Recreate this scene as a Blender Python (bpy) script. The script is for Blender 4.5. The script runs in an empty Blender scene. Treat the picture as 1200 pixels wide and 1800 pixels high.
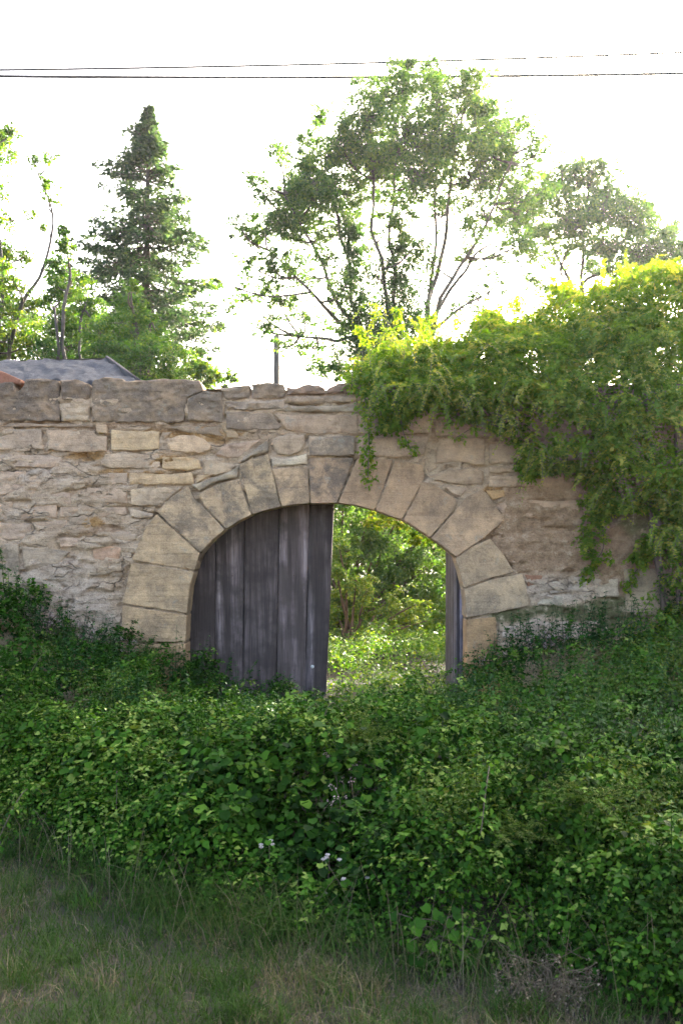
import bpy, math, random
import numpy as np
from mathutils import Vector
from mathutils.geometry import delaunay_2d_cdt

random.seed(7)
rng = np.random.default_rng(7)
sc = bpy.context.scene
COL = sc.collection
R = math.radians

# ------------------------------------------------------------------ camera
CAM = (0.0, -10.94, 2.2)
FPX = 1750.0            # focal length in photograph pixels (35 mm on a 24 x 36 portrait frame)
HOR = 960.0             # photograph row of the horizon
cd = bpy.data.cameras.new('camera')
cd.sensor_fit = 'VERTICAL'; cd.sensor_width = 24; cd.sensor_height = 36
cd.lens = 35; cd.shift_y = 60 / 1800; cd.clip_end = 3000; cd.clip_start = 0.1
cd.dof.use_dof = True; cd.dof.focus_distance = 10.9; cd.dof.aperture_fstop = 5.0
cam = bpy.data.objects.new('camera', cd); COL.objects.link(cam)
cam.location = CAM; cam.rotation_euler = (R(90), 0, 0)
sc.camera = cam

# ------------------------------------------------------------------ sky, sun, exposure
SUN_EL, SUN_AZ = 24.0, 30.0         # degrees; azimuth clockwise from the view axis (+Y)
w = bpy.data.worlds.new('World'); sc.world = w; w.use_nodes = True
nt = w.node_tree; nt.nodes.clear()
sky = nt.nodes.new('ShaderNodeTexSky'); sky.sky_type = 'NISHITA'; sky.sun_disc = False
sky.sun_elevation = R(SUN_EL); sky.sun_rotation = R(SUN_AZ)
sky.air_density = 0.7; sky.dust_density = 7.0; sky.ozone_density = 0.0; sky.altitude = 100
bg = nt.nodes.new('ShaderNodeBackground'); bg.inputs[1].default_value = 0.15
wo = nt.nodes.new('ShaderNodeOutputWorld')
nt.links.new(sky.outputs[0], bg.inputs[0]); nt.links.new(bg.outputs[0], wo.inputs[0])
sl = bpy.data.lights.new('sun', 'SUN'); sl.energy = 3.6; sl.angle = R(0.5); sl.color = (1, 0.93, 0.80)
sun = bpy.data.objects.new('sun', sl); COL.objects.link(sun)
sd = Vector((math.sin(R(SUN_AZ)) * math.cos(R(SUN_EL)), math.cos(R(SUN_AZ)) * math.cos(R(SUN_EL)), math.sin(R(SUN_EL))))
sun.rotation_euler = sd.to_track_quat('Z', 'Y').to_euler(); sun.location = (12, 20, 20)
vs = sc.view_settings
vs.view_transform = 'Standard'; vs.look = 'None'; vs.gamma = 1.0; vs.use_curve_mapping = False
vs.exposure = 3.36
cy = sc.cycles
cy.max_bounces = 5; cy.diffuse_bounces = 3; cy.glossy_bounces = 2; cy.transmission_bounces = 3; cy.use_adaptive_sampling = True; cy.adaptive_threshold = 0.02
cy.sample_clamp_indirect = 6.0; cy.use_denoising = True; cy.caustics_reflective = False; cy.caustics_refractive = False

# ------------------------------------------------------------------ helpers
def P(px, py, y):
    """photograph pixel at world depth y -> world point"""
    d = y - CAM[1]
    return np.array([(px - 600) / FPX * d, y, CAM[2] + (HOR - py) / FPX * d])

def _h(i, j, k, s):
    n = (i * 374761393 + j * 668265263 + k * 2147483647 + s * 1274126177).astype(np.uint64) & 0xffffffff
    n = ((n ^ (n >> np.uint64(13))) * np.uint64(1274126177)) & np.uint64(0xffffffff)
    n = ((n ^ (n >> np.uint64(16))) * np.uint64(2246822519)) & np.uint64(0xffffffff)
    return ((n ^ (n >> np.uint64(15))) & np.uint64(0xffffff)).astype(np.float64) / 0xffffff

def vnoise(p, s=0):
    p = np.asarray(p, float)
    if p.shape[-1] == 2: p = np.concatenate([p, np.zeros(p.shape[:-1] + (1,))], -1)
    p = p + 1000.0
    i = np.floor(p).astype(np.int64); f = p - i; f = f * f * (3 - 2 * f)
    r = 0
    for a in (0, 1):
        for b in (0, 1):
            for c in (0, 1):
                wt = (f[..., 0] if a else 1 - f[..., 0]) * (f[..., 1] if b else 1 - f[..., 1]) * (f[..., 2] if c else 1 - f[..., 2])
                r = r + wt * _h(i[..., 0] + a, i[..., 1] + b, i[..., 2] + c, s)
    return r * 2 - 1

def fbm(p, s=0, o=4):
    p = np.asarray(p, float); r = 0; a = 0.5
    for k in range(o):
        r = r + a * vnoise(p, s + 17 * k); p = p * 2.03 + 3.7; a *= 0.5
    return r

def norm(v): return v / np.maximum(np.linalg.norm(v, axis=-1, keepdims=True), 1e-9)
def sstep(a, b, x):
    t = np.clip((x - a) / (b - a), 0, 1); return t * t * (3 - 2 * t)

def mesh_np(name, V, F, tint=None, smooth=False, attrs=None):
    me = bpy.data.meshes.new(name)
    V = np.ascontiguousarray(V, np.float32); F = np.ascontiguousarray(F, np.int32)
    k = F.shape[1]
    me.vertices.add(len(V)); me.vertices.foreach_set('co', V.ravel())
    me.loops.add(F.size); me.loops.foreach_set('vertex_index', F.ravel())
    me.polygons.add(len(F)); me.polygons.foreach_set('loop_start', np.arange(0, F.size, k, dtype=np.int32))
    if smooth: me.polygons.foreach_set('use_smooth', np.ones(len(F), bool))
    me.update(calc_edges=True)
    if tint is not None:
        a = me.attributes.new('tint', 'FLOAT', 'POINT'); a.data.foreach_set('value', np.ascontiguousarray(tint, np.float32))
    for n, v in (attrs or {}).items():
        a = me.attributes.new(n, 'FLOAT', 'POINT'); a.data.foreach_set('value', np.ascontiguousarray(v, np.float32))
    return me

def link(name, me, mat=None, parent=None, **props):
    o = bpy.data.objects.new(name, me); COL.objects.link(o)
    if mat is not None and me is not None and not me.materials: me.materials.append(mat)
    if parent is not None: o.parent = parent
    for k, v in props.items(): o[k] = v
    return o

def thing(name, label, category, loc=(0, 0, 0), group=None):
    o = bpy.data.objects.new(name, None); COL.objects.link(o); o.location = loc
    o.empty_display_size = 0.2
    o['label'] = label; o['category'] = category
    if group: o['group'] = group
    return o

def part(name, me, mat, root, **props):
    """part whose mesh is in world space, under a root standing at root.location"""
    me.transform(__import__('mathutils').Matrix.Translation(-Vector(root.location)))
    return link(name, me, mat, root, **props)

class Acc:
    """collects triangles"""
    def __init__(s): s.V = []; s.F = []; s.T = []; s.n = 0
    def add(s, V, F, T):
        s.V.append(V); s.F.append(F + s.n); s.T.append(T); s.n += len(V)
    def mesh(s, name, smooth=False):
        return mesh_np(name, np.concatenate(s.V), np.concatenate(s.F), np.concatenate(s.T), smooth)

LEAF = {
    # unit leaf: x across, y along to the tip, z up
    'quad': (np.array([[0, 0, 0], [.40, .45, .10], [0, 1, -.06], [-.40, .45, .10]]), np.array([[0, 1, 2], [0, 2, 3]])),
    'ovate': (np.array([[0, 0, 0], [.37, .40, .08], [0, 1, -.16], [-.37, .40, .08], [0, .42, -.03]]),
              np.array([[0, 1, 4], [1, 2, 4], [2, 3, 4], [3, 0, 4]])),
    'lance': (np.array([[0, 0, 0], [.14, .4, .03], [0, 1, -.10], [-.14, .4, .03]]), np.array([[0, 1, 2], [0, 2, 3]])),
    'round': (np.array([[0, .05, 0], [.42, -.05, .06], [.55, .45, .10], [.25, .85, .02], [0, .98, -.06], [-.25, .85, .02], [-.55, .45, .10], [-.42, -.05, .06], [0, .4, -.03]]),
              np.array([[0, 1, 8], [1, 2, 8], [2, 3, 8], [3, 4, 8], [4, 5, 8], [5, 6, 8], [6, 7, 8], [7, 0, 8]])),
}

def leaves(acc, pos, nrm, tip, size, tint, kind='quad', width=1.0):
    L, F = LEAF[kind]
    n = norm(nrm); t = norm(tip - n * np.sum(tip * n, -1, keepdims=True)); x = np.cross(t, n)
    size = np.broadcast_to(np.asarray(size, float), (len(pos),))[:, None, None]
    bend = rng.uniform(0.3, 1.9, (len(pos), 1, 1))
    V = pos[:, None, :] + size * (x[:, None, :] * (L[:, 0] * width)[None, :, None] + t[:, None, :] * L[:, 1][None, :, None]
                                  + n[:, None, :] * L[:, 2][None, :, None] * bend)
    k = len(L)
    FF = F[None] + (np.arange(len(pos)) * k)[:, None, None]
    acc.add(V.reshape(-1, 3), FF.reshape(-1, 3), np.repeat(np.broadcast_to(np.asarray(tint, float), (len(pos),)), k))

def rdir(n): return norm(rng.normal(size=(n, 3)))

def tube(acc, pts, rad, sides=5, tint=0.5):
    pts = np.asarray(pts, float); m = len(pts)
    rad = np.broadcast_to(np.asarray(rad, float), (m,))
    t = norm(np.gradient(pts, axis=0))
    ref = np.array([0.31, 0.2, 0.93]) if abs(t[0][2]) < .8 else np.array([0.9, 0.4, 0.1])
    a = norm(np.cross(t, ref)); b = np.cross(t, a)
    th = np.arange(sides) / sides * 2 * np.pi
    V = pts[:, None] + rad[:, None, None] * (a[:, None] * np.cos(th)[None, :, None] + b[:, None] * np.sin(th)[None, :, None])
    i = np.arange(m - 1)[:, None] * sides; j = np.arange(sides)[None]
    q0 = i + j; q1 = i + (j + 1) % sides; q2 = q1 + sides; q3 = q0 + sides
    F = np.concatenate([np.stack([q0, q1, q2], -1).reshape(-1, 3), np.stack([q0, q2, q3], -1).reshape(-1, 3)])
    acc.add(V.reshape(-1, 3), F, np.full(m * sides, tint))

def curve_pts(ctrl, n=14, wob=0.0, seed=0):
    """smooth path through control points"""
    c = np.asarray(ctrl, float); m = len(c)
    u = np.linspace(0, m - 1, n)
    i = np.clip(np.floor(u).astype(int), 0, m - 2); f = (u - i)[:, None]
    p0 = c[np.maximum(i - 1, 0)]; p1 = c[i]; p2 = c[i + 1]; p3 = c[np.minimum(i + 2, m - 1)]
    r = 0.5 * (2 * p1 + (p2 - p0) * f + (2 * p0 - 5 * p1 + 4 * p2 - p3) * f ** 2 + (3 * p1 - p0 - 3 * p2 + p3) * f ** 3)
    if wob:
        q = r * 1.3
        r = r + wob * np.stack([vnoise(q, seed), vnoise(q, seed + 5), 0.4 * vnoise(q, seed + 9)], -1)
    return r

# ------------------------------------------------------------------ materials
def newmat(name):
    m = bpy.data.materials.new(name); m.use_nodes = True
    t = m.node_tree; t.nodes.clear()
    return m, t
class N:
    def __init__(s, t): s.t = t
    def n(s, typ, ins=None, **kw):
        o = s.t.nodes.new(typ)
        for k, v in kw.items(): setattr(o, k, v)
        for k, v in (ins or {}).items():
            if isinstance(v, bpy.types.NodeSocket): s.t.links.new(v, o.inputs[k])
            else: o.inputs[k].default_value = v
        return o
    def noise(s, vec, scale, detail=4, rough=.55, dist=0): 
        return s.n('ShaderNodeTexNoise', {'Vector': vec, 'Scale': scale, 'Detail': detail, 'Roughness': rough, 'Distortion': dist}).outputs['Fac']
    def ramp(s, fac, stops):
        o = s.n('ShaderNodeValToRGB', {'Fac': fac}); e = o.color_ramp.elements
        while len(e) < len(stops): e.new(0.5)
        for k, (p, c) in enumerate(stops):
            e[k].position = p; e[k].color = c if len(c) == 4 else (*c, 1)
        return o.outputs['Color']
    def rng(s, v, a, b, c=0., d=1.):
        return s.n('ShaderNodeMapRange', {'Value': v, 'From Min': a, 'From Max': b, 'To Min': c, 'To Max': d}).outputs['Result']
    def mix(s, fac, a, b, mode='MIX'):
        o = s.n('ShaderNodeMix', data_type='RGBA', blend_type=mode)
        for k, v in ((0, fac), (6, a), (7, b)):
            if isinstance(v, bpy.types.NodeSocket): s.t.links.new(v, o.inputs[k])
            else: o.inputs[k].default_value = v if k == 0 or len(v) == 4 else (*v, 1)
        return o.outputs[2]
    def math(s, op, a, b=0.0):
        o = s.n('ShaderNodeMath', operation=op)
        for k, v in ((0, a), (1, b)):
            if isinstance(v, bpy.types.NodeSocket): s.t.links.new(v, o.inputs[k])
            else: o.inputs[k].default_value = v
        return o.outputs[0]
    def out(s, shader): s.n('ShaderNodeOutputMaterial', {'Surface': shader})

def leaf_mat(name, stops, trans=0.42, tcol=(1.35, 1.25, .55), rough=.5, spec=.35):
    m, t = newmat(name); k = N(t)
    a = k.n('ShaderNodeAttribute', attribute_name='tint').outputs['Fac']
    geo = k.n('ShaderNodeNewGeometry')
    col = k.ramp(a, stops)
    nz = k.noise(geo.outputs['Position'], 1.1, 2)
    col = k.mix(k.rng(nz, .35, .7, 0, .5), col, k.mix(1, col, (1.2, 1.1, .7), 'MULTIPLY'))
    p = k.n('ShaderNodeBsdfPrincipled', {'Base Color': col, 'Roughness': rough, 'Specular IOR Level': spec})
    tc = k.mix(1, col, tcol, 'MULTIPLY')
    tr = k.n('ShaderNodeBsdfTranslucent', {'Color': tc})
    k.out(k.n('ShaderNodeMixShader', {0: trans, 1: p.outputs[0], 2: tr.outputs[0]}).outputs[0])
    return m

def bark_mat(name, c0, c1, scale=6):
    m, t = newmat(name); k = N(t)
    pos = k.n('ShaderNodeNewGeometry').outputs['Position']
    mp = k.n('ShaderNodeMapping', {'Vector': pos, 'Scale': (1, 1, .25)}).outputs[0]
    nz = k.noise(mp, scale, 5)
    bump = k.n('ShaderNodeBump', {'Height': nz, 'Strength': .6, 'Distance': .03}).outputs[0]
    p = k.n('ShaderNodeBsdfPrincipled', {'Base Color': k.ramp(nz, [(.3, c0), (.7, c1)]), 'Roughness': .9, 'Normal': bump})
    k.out(p.outputs[0]); return m

def stone_mat():
    m, t = newmat('stone'); k = N(t)
    oi = k.n('ShaderNodeObjectInfo')
    geo = k.n('ShaderNodeNewGeometry'); pos = geo.outputs['Position']
    off = k.n('ShaderNodeVectorMath', {0: pos, 1: k.n('ShaderNodeCombineXYZ', {'X': k.math('MULTIPLY', oi.outputs['Random'], 37.), 'Y': 0., 'Z': k.math('MULTIPLY', oi.outputs['Random'], 91.)}).outputs[0]}, operation='ADD').outputs[0]
    big = k.noise(off, 3.2, 6, .62)
    mid = k.noise(off, 13, 6, .65)
    fine = k.noise(off, 90, 4, .6)
    bed = k.noise(k.n('ShaderNodeMapping', {'Vector': off, 'Scale': (1.6, 1.6, 26)}).outputs[0], 1.0, 5, .6, .6)
    base = k.mix(1, oi.outputs['Color'], (1.33, 1.23, 1.09), 'MULTIPLY')
    col = k.mix(k.rng(big, .36, .64), k.mix(1, base, (.68, .65, .62), 'MULTIPLY'), k.mix(1, base, (1.28, 1.22, 1.12), 'MULTIPLY'))
    col = k.mix(k.rng(mid, .44, .66, 0, .55), col, k.mix(1, base, (1.30, 1.22, 1.12), 'MULTIPLY'))
    col = k.mix(k.rng(mid, .46, .30, 0, .50), col, k.mix(1, base, (.60, .52, .44), 'MULTIPLY'))
    col = k.mix(k.rng(bed, .45, .30, 0, .45), col, k.mix(1, base, (.55, .50, .46), 'MULTIPLY'))
    # soot and lichen crust: amount = object alpha
    wz = k.noise(off, 4.5, 6, .7, .4)
    crust = k.math('MULTIPLY', k.rng(wz, .42, .56), k.math('MULTIPLY', oi.outputs['Alpha'], 1.25))
    col = k.mix(crust, col, k.mix(k.rng(fine, .4, .65), (.055, .047, .040), (.15, .125, .10)))
    lich = k.math('MULTIPLY', k.rng(k.noise(off, 7.5, 5, .7), .60, .68), .45)
    col = k.mix(lich, col, (.30, .285, .22))
    col = k.mix(k.rng(fine, .35, .62, .30, 0), col, (.05, .04, .03))
    hgt = k.math('ADD', k.math('ADD', k.math('MULTIPLY', mid, .9), k.math('MULTIPLY', fine, .35)), k.math('MULTIPLY', bed, .7))
    bump = k.n('ShaderNodeBump', {'Height': hgt, 'Strength': .9, 'Distance': .022}).outputs[0]
    p = k.n('ShaderNodeBsdfPrincipled', {'Base Color': col, 'Roughness': .92, 'Specular IOR Level': .2, 'Normal': bump})
    k.out(p.outputs[0]); return m

def mortar_mat():
    m, t = newmat('mortar'); k = N(t)
    pos = k.n('ShaderNodeNewGeometry').outputs['Position']
    A = lambda n: k.n('ShaderNodeAttribute', attribute_name=n).outputs['Fac']
    big = k.noise(pos, 2.3, 6, .65); mid = k.noise(pos, 11, 6, .68); fine = k.noise(pos, 70, 4, .65)
    bed = k.noise(k.n('ShaderNodeMapping', {'Vector': pos, 'Scale': (1.8, 1.8, 22)}).outputs[0], 1.0, 5, .65, .8)
    col = k.ramp(big, [(.28, (.30, .23, .165)), (.5, (.42, .335, .25)), (.72, (.50, .415, .32))])
    col = k.mix(A('pale'), col, k.mix(k.rng(mid, .35, .65), (.34, .275, .22), (.49, .42, .35)))
    col = k.mix(A('ochre'), col, k.mix(k.rng(mid, .3, .7), (.22, .125, .05), (.40, .26, .12)))
    col = k.mix(A('brown'), col, k.mix(k.rng(mid, .3, .7), (.24, .165, .108), (.36, .265, .185)))
    col = k.mix(A('algae'), col, k.mix(k.rng(mid, .3, .7), (.07, .08, .035), (.17, .17, .09)))
    col = k.mix(k.rng(mid, .52, .70, 0, .5), col, (.54, .455, .365))
    col = k.mix(k.rng(mid, .45, .28, 0, .65), col, (.12, .085, .06))
    col = k.mix(k.rng(bed, .42, .28, 0, .5), col, (.14, .10, .075))
    col = k.mix(k.rng(fine, .48, .32, 0, .6), col, (.10, .075, .055))
    col = k.mix(1, col, (1.12, 1.01, .86), 'MULTIPLY')
    crack = k.n('ShaderNodeTexVoronoi', {'Vector': k.n('ShaderNodeMapping', {'Vector': k.n('ShaderNodeVectorMath', {0: pos, 1: k.n('ShaderNodeVectorMath', {0: k.n('ShaderNodeTexNoise', {'Vector': pos, 'Scale': 5., 'Detail': 4.}).outputs['Color'], 'Scale': .22}, operation='SCALE').outputs[0]}, operation='ADD').outputs[0], 'Scale': (2.6, 2.6, 6.5)}).outputs[0], 'Scale': 1.}, feature='DISTANCE_TO_EDGE').outputs['Distance']
    ck = k.rng(crack, .0, .035, 1, 0)
    ck = k.math('MULTIPLY', k.math('MULTIPLY', ck, k.rng(A('brown'), 0, .6, 1, .12)), k.rng(k.noise(pos, 3.1, 3), .42, .58))
    col = k.mix(k.math('MULTIPLY', ck, .55), col, (.10, .072, .05))
    vor = k.n('ShaderNodeTexVoronoi', {'Vector': pos, 'Scale': 42.}).outputs['Distance']
    hgt = k.math('ADD', k.math('ADD', k.math('MULTIPLY', mid, 1.1), k.math('MULTIPLY', fine, .5)), k.math('ADD', k.math('MULTIPLY', bed, .8), k.math('MULTIPLY', vor, -.25)))
    hgt = k.math('ADD', hgt, k.math('MULTIPLY', ck, -.8))
    bump = k.n('ShaderNodeBump', {'Height': hgt, 'Strength': 1.0, 'Distance': .034}).outputs[0]
    p = k.n('ShaderNodeBsdfPrincipled', {'Base Color': col, 'Roughness': .95, 'Specular IOR Level': .15, 'Normal': bump})
    k.out(p.outputs[0]); return m

def wood_mat():
    m, t = newmat('weathered_wood'); k = N(t)
    oi = k.n('ShaderNodeObjectInfo')
    pos = k.n('ShaderNodeNewGeometry').outputs['Position']
    off = k.n('ShaderNodeVectorMath', {0: pos, 1: k.n('ShaderNodeCombineXYZ', {'X': k.math('MULTIPLY', oi.outputs['Random'], 53.), 'Y': 0., 'Z': 0.}).outputs[0]}, operation='ADD').outputs[0]
    g1 = k.noise(k.n('ShaderNodeMapping', {'Vector': off, 'Scale': (1, 1, .035)}).outputs[0], 90, 5, .6, .15)
    g2 = k.noise(k.n('ShaderNodeMapping', {'Vector': off, 'Scale': (1, 1, .05)}).outputs[0], 8, 5, .65, .3)
    g3 = k.noise(off, 2.6, 4, .6)
    col = k.ramp(g2, [(.32, (.030, .024, .022)), (.48, (.070, .058, .057)), (.60, (.15, .13, .135)), (.74, (.33, .30, .31))])
    col = k.mix(k.rng(g3, .42, .58, .8, 0), col, (.040, .033, .031))
    col = k.mix(k.rng(g1, .50, .34, 0, .75), col, (.025, .020, .018))
    col = k.mix(.85, col, k.mix(1, col, oi.outputs['Color'], 'MULTIPLY'))
    hgt = k.math('ADD', k.math('MULTIPLY', g1, 1.), k.math('MULTIPLY', g2, .8))
    bump = k.n('ShaderNodeBump', {'Height': hgt, 'Strength': .8, 'Distance': .008}).outputs[0]
    p = k.n('ShaderNodeBsdfPrincipled', {'Base Color': col, 'Roughness': .82, 'Specular IOR Level': .3, 'Normal': bump})
    k.out(p.outputs[0]); return m

def rough_mat(name, c0, c1, scale, bump=.4, rough=.9, dist=.01, spec=.3):
    m, t = newmat(name); k = N(t)
    pos = k.n('ShaderNodeNewGeometry').outputs['Position']
    nz = k.noise(pos, scale, 6, .65); n2 = k.noise(pos, scale * 7, 4, .6)
    col = k.mix(k.rng(n2, .4, .65, 0, .5), k.ramp(nz, [(.3, c0), (.7, c1)]), c1)
    b = k.n('ShaderNodeBump', {'Height': k.math('ADD', nz, n2), 'Strength': bump, 'Distance': dist}).outputs[0]
    p = k.n('ShaderNodeBsdfPrincipled', {'Base Color': col, 'Roughness': rough, 'Normal': b, 'Specular IOR Level': spec})
    k.out(p.outputs[0]); return m

M = {}
M['stone'] = stone_mat(); M['mortar'] = mortar_mat(); M['wood'] = wood_mat()
M['soil'] = rough_mat('soil', (.014, .012, .007), (.040, .033, .021), 5, .6)
M['roofing'] = rough_mat('grey_roofing', (.028, .031, .037), (.085, .092, .106), 14, 1.0, dist=.05)
M['verge'] = rough_mat('dark_verge', (.008, .008, .008), (.018, .018, .018), 9)
M['terracotta'] = rough_mat('terracotta', (.14, .055, .03), (.28, .13, .08), 9)
M['shedwall'] = rough_mat('shed_render', (.30, .25, .19), (.42, .36, .28), 3)
M['cable'] = rough_mat('cable', (.015, .015, .016), (.03, .03, .03), 9)
M['iron'] = rough_mat('rusty_iron', (.03, .02, .015), (.10, .06, .04), 30)
M['pale_metal'] = rough_mat('pale_metal', (.45, .43, .38), (.6, .58, .52), 40)
M['bark'] = bark_mat('bark', (.035, .028, .022), (.12, .10, .08))
M['twig'] = bark_mat('twig', (.05, .035, .025), (.14, .10, .07), 20)
M['drystem'] = leaf_mat('dry_stem', [(0, (.06, .046, .032)), (.5, (.11, .086, .062)), (1, (.22, .18, .14))], .15, (1, 1, 1), .8, .1)
g = lambda *s: s
M['bramble'] = leaf_mat('bramble_leaf', [(0, (.004, .018, .002)), (.35, (.013, .048, .004)), (.7, (.036, .104, .008)), (.9, (.080, .158, .014)), (1, (.15, .21, .042))], .18, (1.3, 1.25, .40), .6, .05)
M['herb'] = leaf_mat('herb_leaf', [(0, (.016, .040, .005)), (.4, (.034, .075, .010)), (.8, (.070, .120, .018)), (1, (.14, .17, .05))], .32, (1.25, 1.25, .45), .65, .05)
M['nettle'] = leaf_mat('nettle_leaf', [(0, (.008, .030, .008)), (.5, (.022, .068, .018)), (.85, (.05, .115, .032)), (1, (.11, .18, .07))], .30, (1.25, 1.3, .5), .6, .08)
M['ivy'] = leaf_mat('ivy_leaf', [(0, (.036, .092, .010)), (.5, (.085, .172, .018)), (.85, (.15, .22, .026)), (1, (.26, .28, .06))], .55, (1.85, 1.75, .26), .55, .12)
M['tree'] = leaf_mat('tree_leaf', [(0, (.032, .072, .026)), (.5, (.066, .130, .038)), (1, (.14, .20, .046))], .55, (1.35, 1.55, .55))
M['conifer'] = leaf_mat('conifer_needle', [(0, (.022, .048, .030)), (.6, (.045, .085, .042)), (1, (.10, .14, .050))], .45, (1.3, 1.4, .7))
M['shrub'] = leaf_mat('shrub_leaf', [(0, (.030, .085, .016)), (.5, (.065, .145, .024)), (1, (.17, .22, .035))], .50, (1.5, 1.5, .4))
M['grass'] = leaf_mat('grass_blade', [(0, (.014, .034, .007)), (.45, (.036, .084, .013)), (.62, (.075, .102, .030)), (.8, (.125, .10, .066)), (1, (.24, .195, .14))], .25, (1.1, 1.1, .7), .75, .08)
M['petal'] = leaf_mat('white_petal', [(0, (.24, .22, .21)), (1, (.40, .38, .36))], .3, (1, 1, 1))
M['pinkpetal'] = leaf_mat('pink_petal', [(0, (.40, .28, .30)), (1, (.60, .47, .46))], .3, (1, 1, 1))

# ------------------------------------------------------------------ ground
FRONT = np.array([(-9, -2.6), (-4, -3.0), (-2.6, -3.39), (-1.5, -4.36), (-.83, -5.0), (.06, -5.40), (.6, -5.72), (1.15, -5.62), (1.35, -6.15), (1.7, -6.36), (2.6, -6.5), (9, -6.6)])
def front(x): return np.interp(x, FRONT[:, 0], FRONT[:, 1])
WALLTOP = np.array([(-700, 1040), (0, 1058), (50, 1066), (100, 1090), (200, 1124), (300, 1165), (360, 1205), (450, 1215), (590, 1240), (780, 1235), (815, 1190), (860, 1155), (910, 1128), (1080, 1122), (1110, 1090), (1200, 1070), (1900, 1060)])
WX = (WALLTOP[:, 0] - 600) / 160.; WZ = 2.2 + (HOR - WALLTOP[:, 1]) / 160.
def ground_z(x, y):
    z = 0.05 * fbm(np.stack([x * .6, y * .6], -1), 3, 3)
    z = z + 0.30 * sstep(-4, .5, y) + .25 * sstep(1, 12, y)
    far = np.hypot(x, y)
    return z + sstep(60, 300, far) * 1.5 * (fbm(np.stack([x * .008, y * .008], -1), 5, 3))
u = np.linspace(-1, 1, 181)
gx = np.sign(u) * (np.abs(u) * 8 + np.abs(u) ** 5 * 290)
X, Y = np.meshgrid(gx, gx + 0.0, indexing='ij')
V = np.stack([X, Y, ground_z(X, Y)], -1).reshape(-1, 3)
n = len(gx); i, j = np.meshgrid(np.arange(n - 1), np.arange(n - 1), indexing='ij'); a = (i * n + j).ravel()
link('ground', mesh_np('ground', V, np.stack([a, a + n, a + n + 1, a + 1], -1), smooth=True), M['soil'], kind='structure')

bounce_lane = np.array([(x_, y_, float(ground_z(np.array([x_]), np.array([y_]))[0]) * .0 + .07) for x_ in np.linspace(-60, 60, 61) for y_ in (-14.5, -13, -11.5, -10, -8.9)])  # unseen strip added behind the camera to bounce warm light onto the wall
a = (np.arange(60)[:, None] * 5 + np.arange(4)[None]).ravel()
M['bounce_gravel'] = rough_mat('pale_bounce_gravel', (.30, .27, .22), (.48, .44, .37), 14, .6)
link('added_bounce_lane', mesh_np('added_bounce_lane', bounce_lane, np.stack([a, a + 5, a + 6, a + 1], -1), smooth=True), M['bounce_gravel'], kind='structure')

# ------------------------------------------------------------------ the wall
def w2(p): return ((p[0] - 600) / 160.0, 2.2 + (HOR - p[1]) / 160.0)      # photograph pixel -> x, z on the wall face
def seg_dist(Q, poly):
    A = poly; B = np.roll(poly, -1, 0); d = np.full(len(Q), 1e9)
    for a, b in zip(A, B):
        ab = b - a; t = np.clip(((Q - a) @ ab) / max(ab @ ab, 1e-9), 0, 1)
        d = np.minimum(d, np.linalg.norm(Q - a - t[:, None] * ab, axis=1))
    return d
def inside(Q, poly):
    r = np.zeros(len(Q), bool); x, y = Q[:, 0], Q[:, 1]; A = poly; B = np.roll(poly, -1, 0)
    for (x0, y0), (x1, y1) in zip(A, B):
        if y0 == y1: continue
        c = ((y0 > y) != (y1 > y)) & (x < (x1 - x0) * (y - y0) / (y1 - y0) + x0); r ^= c
    return r

INTR = [(328, 1330), (327, 1200), (327, 1130), (329, 1080), (334, 1035), (343, 1003), (355, 974), (374, 950), (397, 931), (420, 917), (443, 906), (468, 898), (494, 892), (520, 888), (545, 886),
        (592, 885), (625, 889), (660, 898), (690, 910), (706, 915), (730, 929), (754, 946), (778, 962), (798, 980), (806, 1005), (813, 1035), (816, 1060), (818, 1088), (819, 1200), (819, 1330)]
OPEN = np.array([w2(p) for p in INTR])
CEN = np.array(w2((572, 1060)))
def offset_open(d):
    q = OPEN.copy(); t = np.gradient(q, axis=0); nn = np.stack([-t[:, 1], t[:, 0]], -1); nn = norm(nn)
    s = np.sign(np.sum(nn * (q - CEN), 1)); s[s == 0] = 1
    return q + nn * s[:, None] * d

wall = thing('stone_wall', 'old weathered sandstone garden wall with a broken arched gateway', 'wall', (0, 0.0, 0.0)); wall['kind'] = 'thing'

def zone(blobs, XZ, seed):
    """soft stain mask from blobs given in photograph pixels (cx, cy, rx, ry)"""
    q = XZ.copy(); q[:, 0] += .10 * fbm(XZ * 4, seed, 3); q[:, 1] += .10 * fbm(XZ * 4, seed + 3, 3)
    m = np.zeros(len(q))
    for cx, cy, rx, ry in blobs:
        c = w2((cx, cy)); d = np.hypot((q[:, 0] - c[0]) / (rx / 160), (q[:, 1] - c[1]) / (ry / 160))
        m = np.maximum(m, 1 - sstep(.75, 1.15, d))
    return m
PALE = [(110, 1060, 85, 75), (60, 1040, 60, 45), (170, 1090, 40, 40), (990, 1036, 85, 22), (975, 1108, 100, 18), (1050, 1100, 60, 24), (30, 900, 25, 10), (215, 942, 22, 12), (500, 812, 45, 10), (60, 830, 70, 12), (640, 850, 130, 20), (1000, 905, 30, 8), (90, 995, 60, 20)]
OCHRE = [(330, 770, 60, 12), (150, 806, 40, 12), (370, 775, 40, 14), (300, 815, 40, 10), (260, 835, 90, 8), (870, 868, 26, 10), (330, 760, 120, 8), (180, 925, 40, 8)]
BROWN = [(1000, 940, 190, 75), (1060, 880, 130, 50), (1130, 990, 90, 80), (930, 900, 60, 40), (840, 755, 160, 30), (1000, 800, 90, 40), (1130, 950, 90, 50), (60, 748, 400, 6), (470, 690, 120, 14), (930, 870, 60, 20), (180, 935, 45, 10)]
ALGAE = [(1000, 1075, 90, 14), (900, 1082, 40, 10), (1080, 1080, 60, 30), (300, 1150, 60, 20), (1120, 900, 60, 40)]
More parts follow.
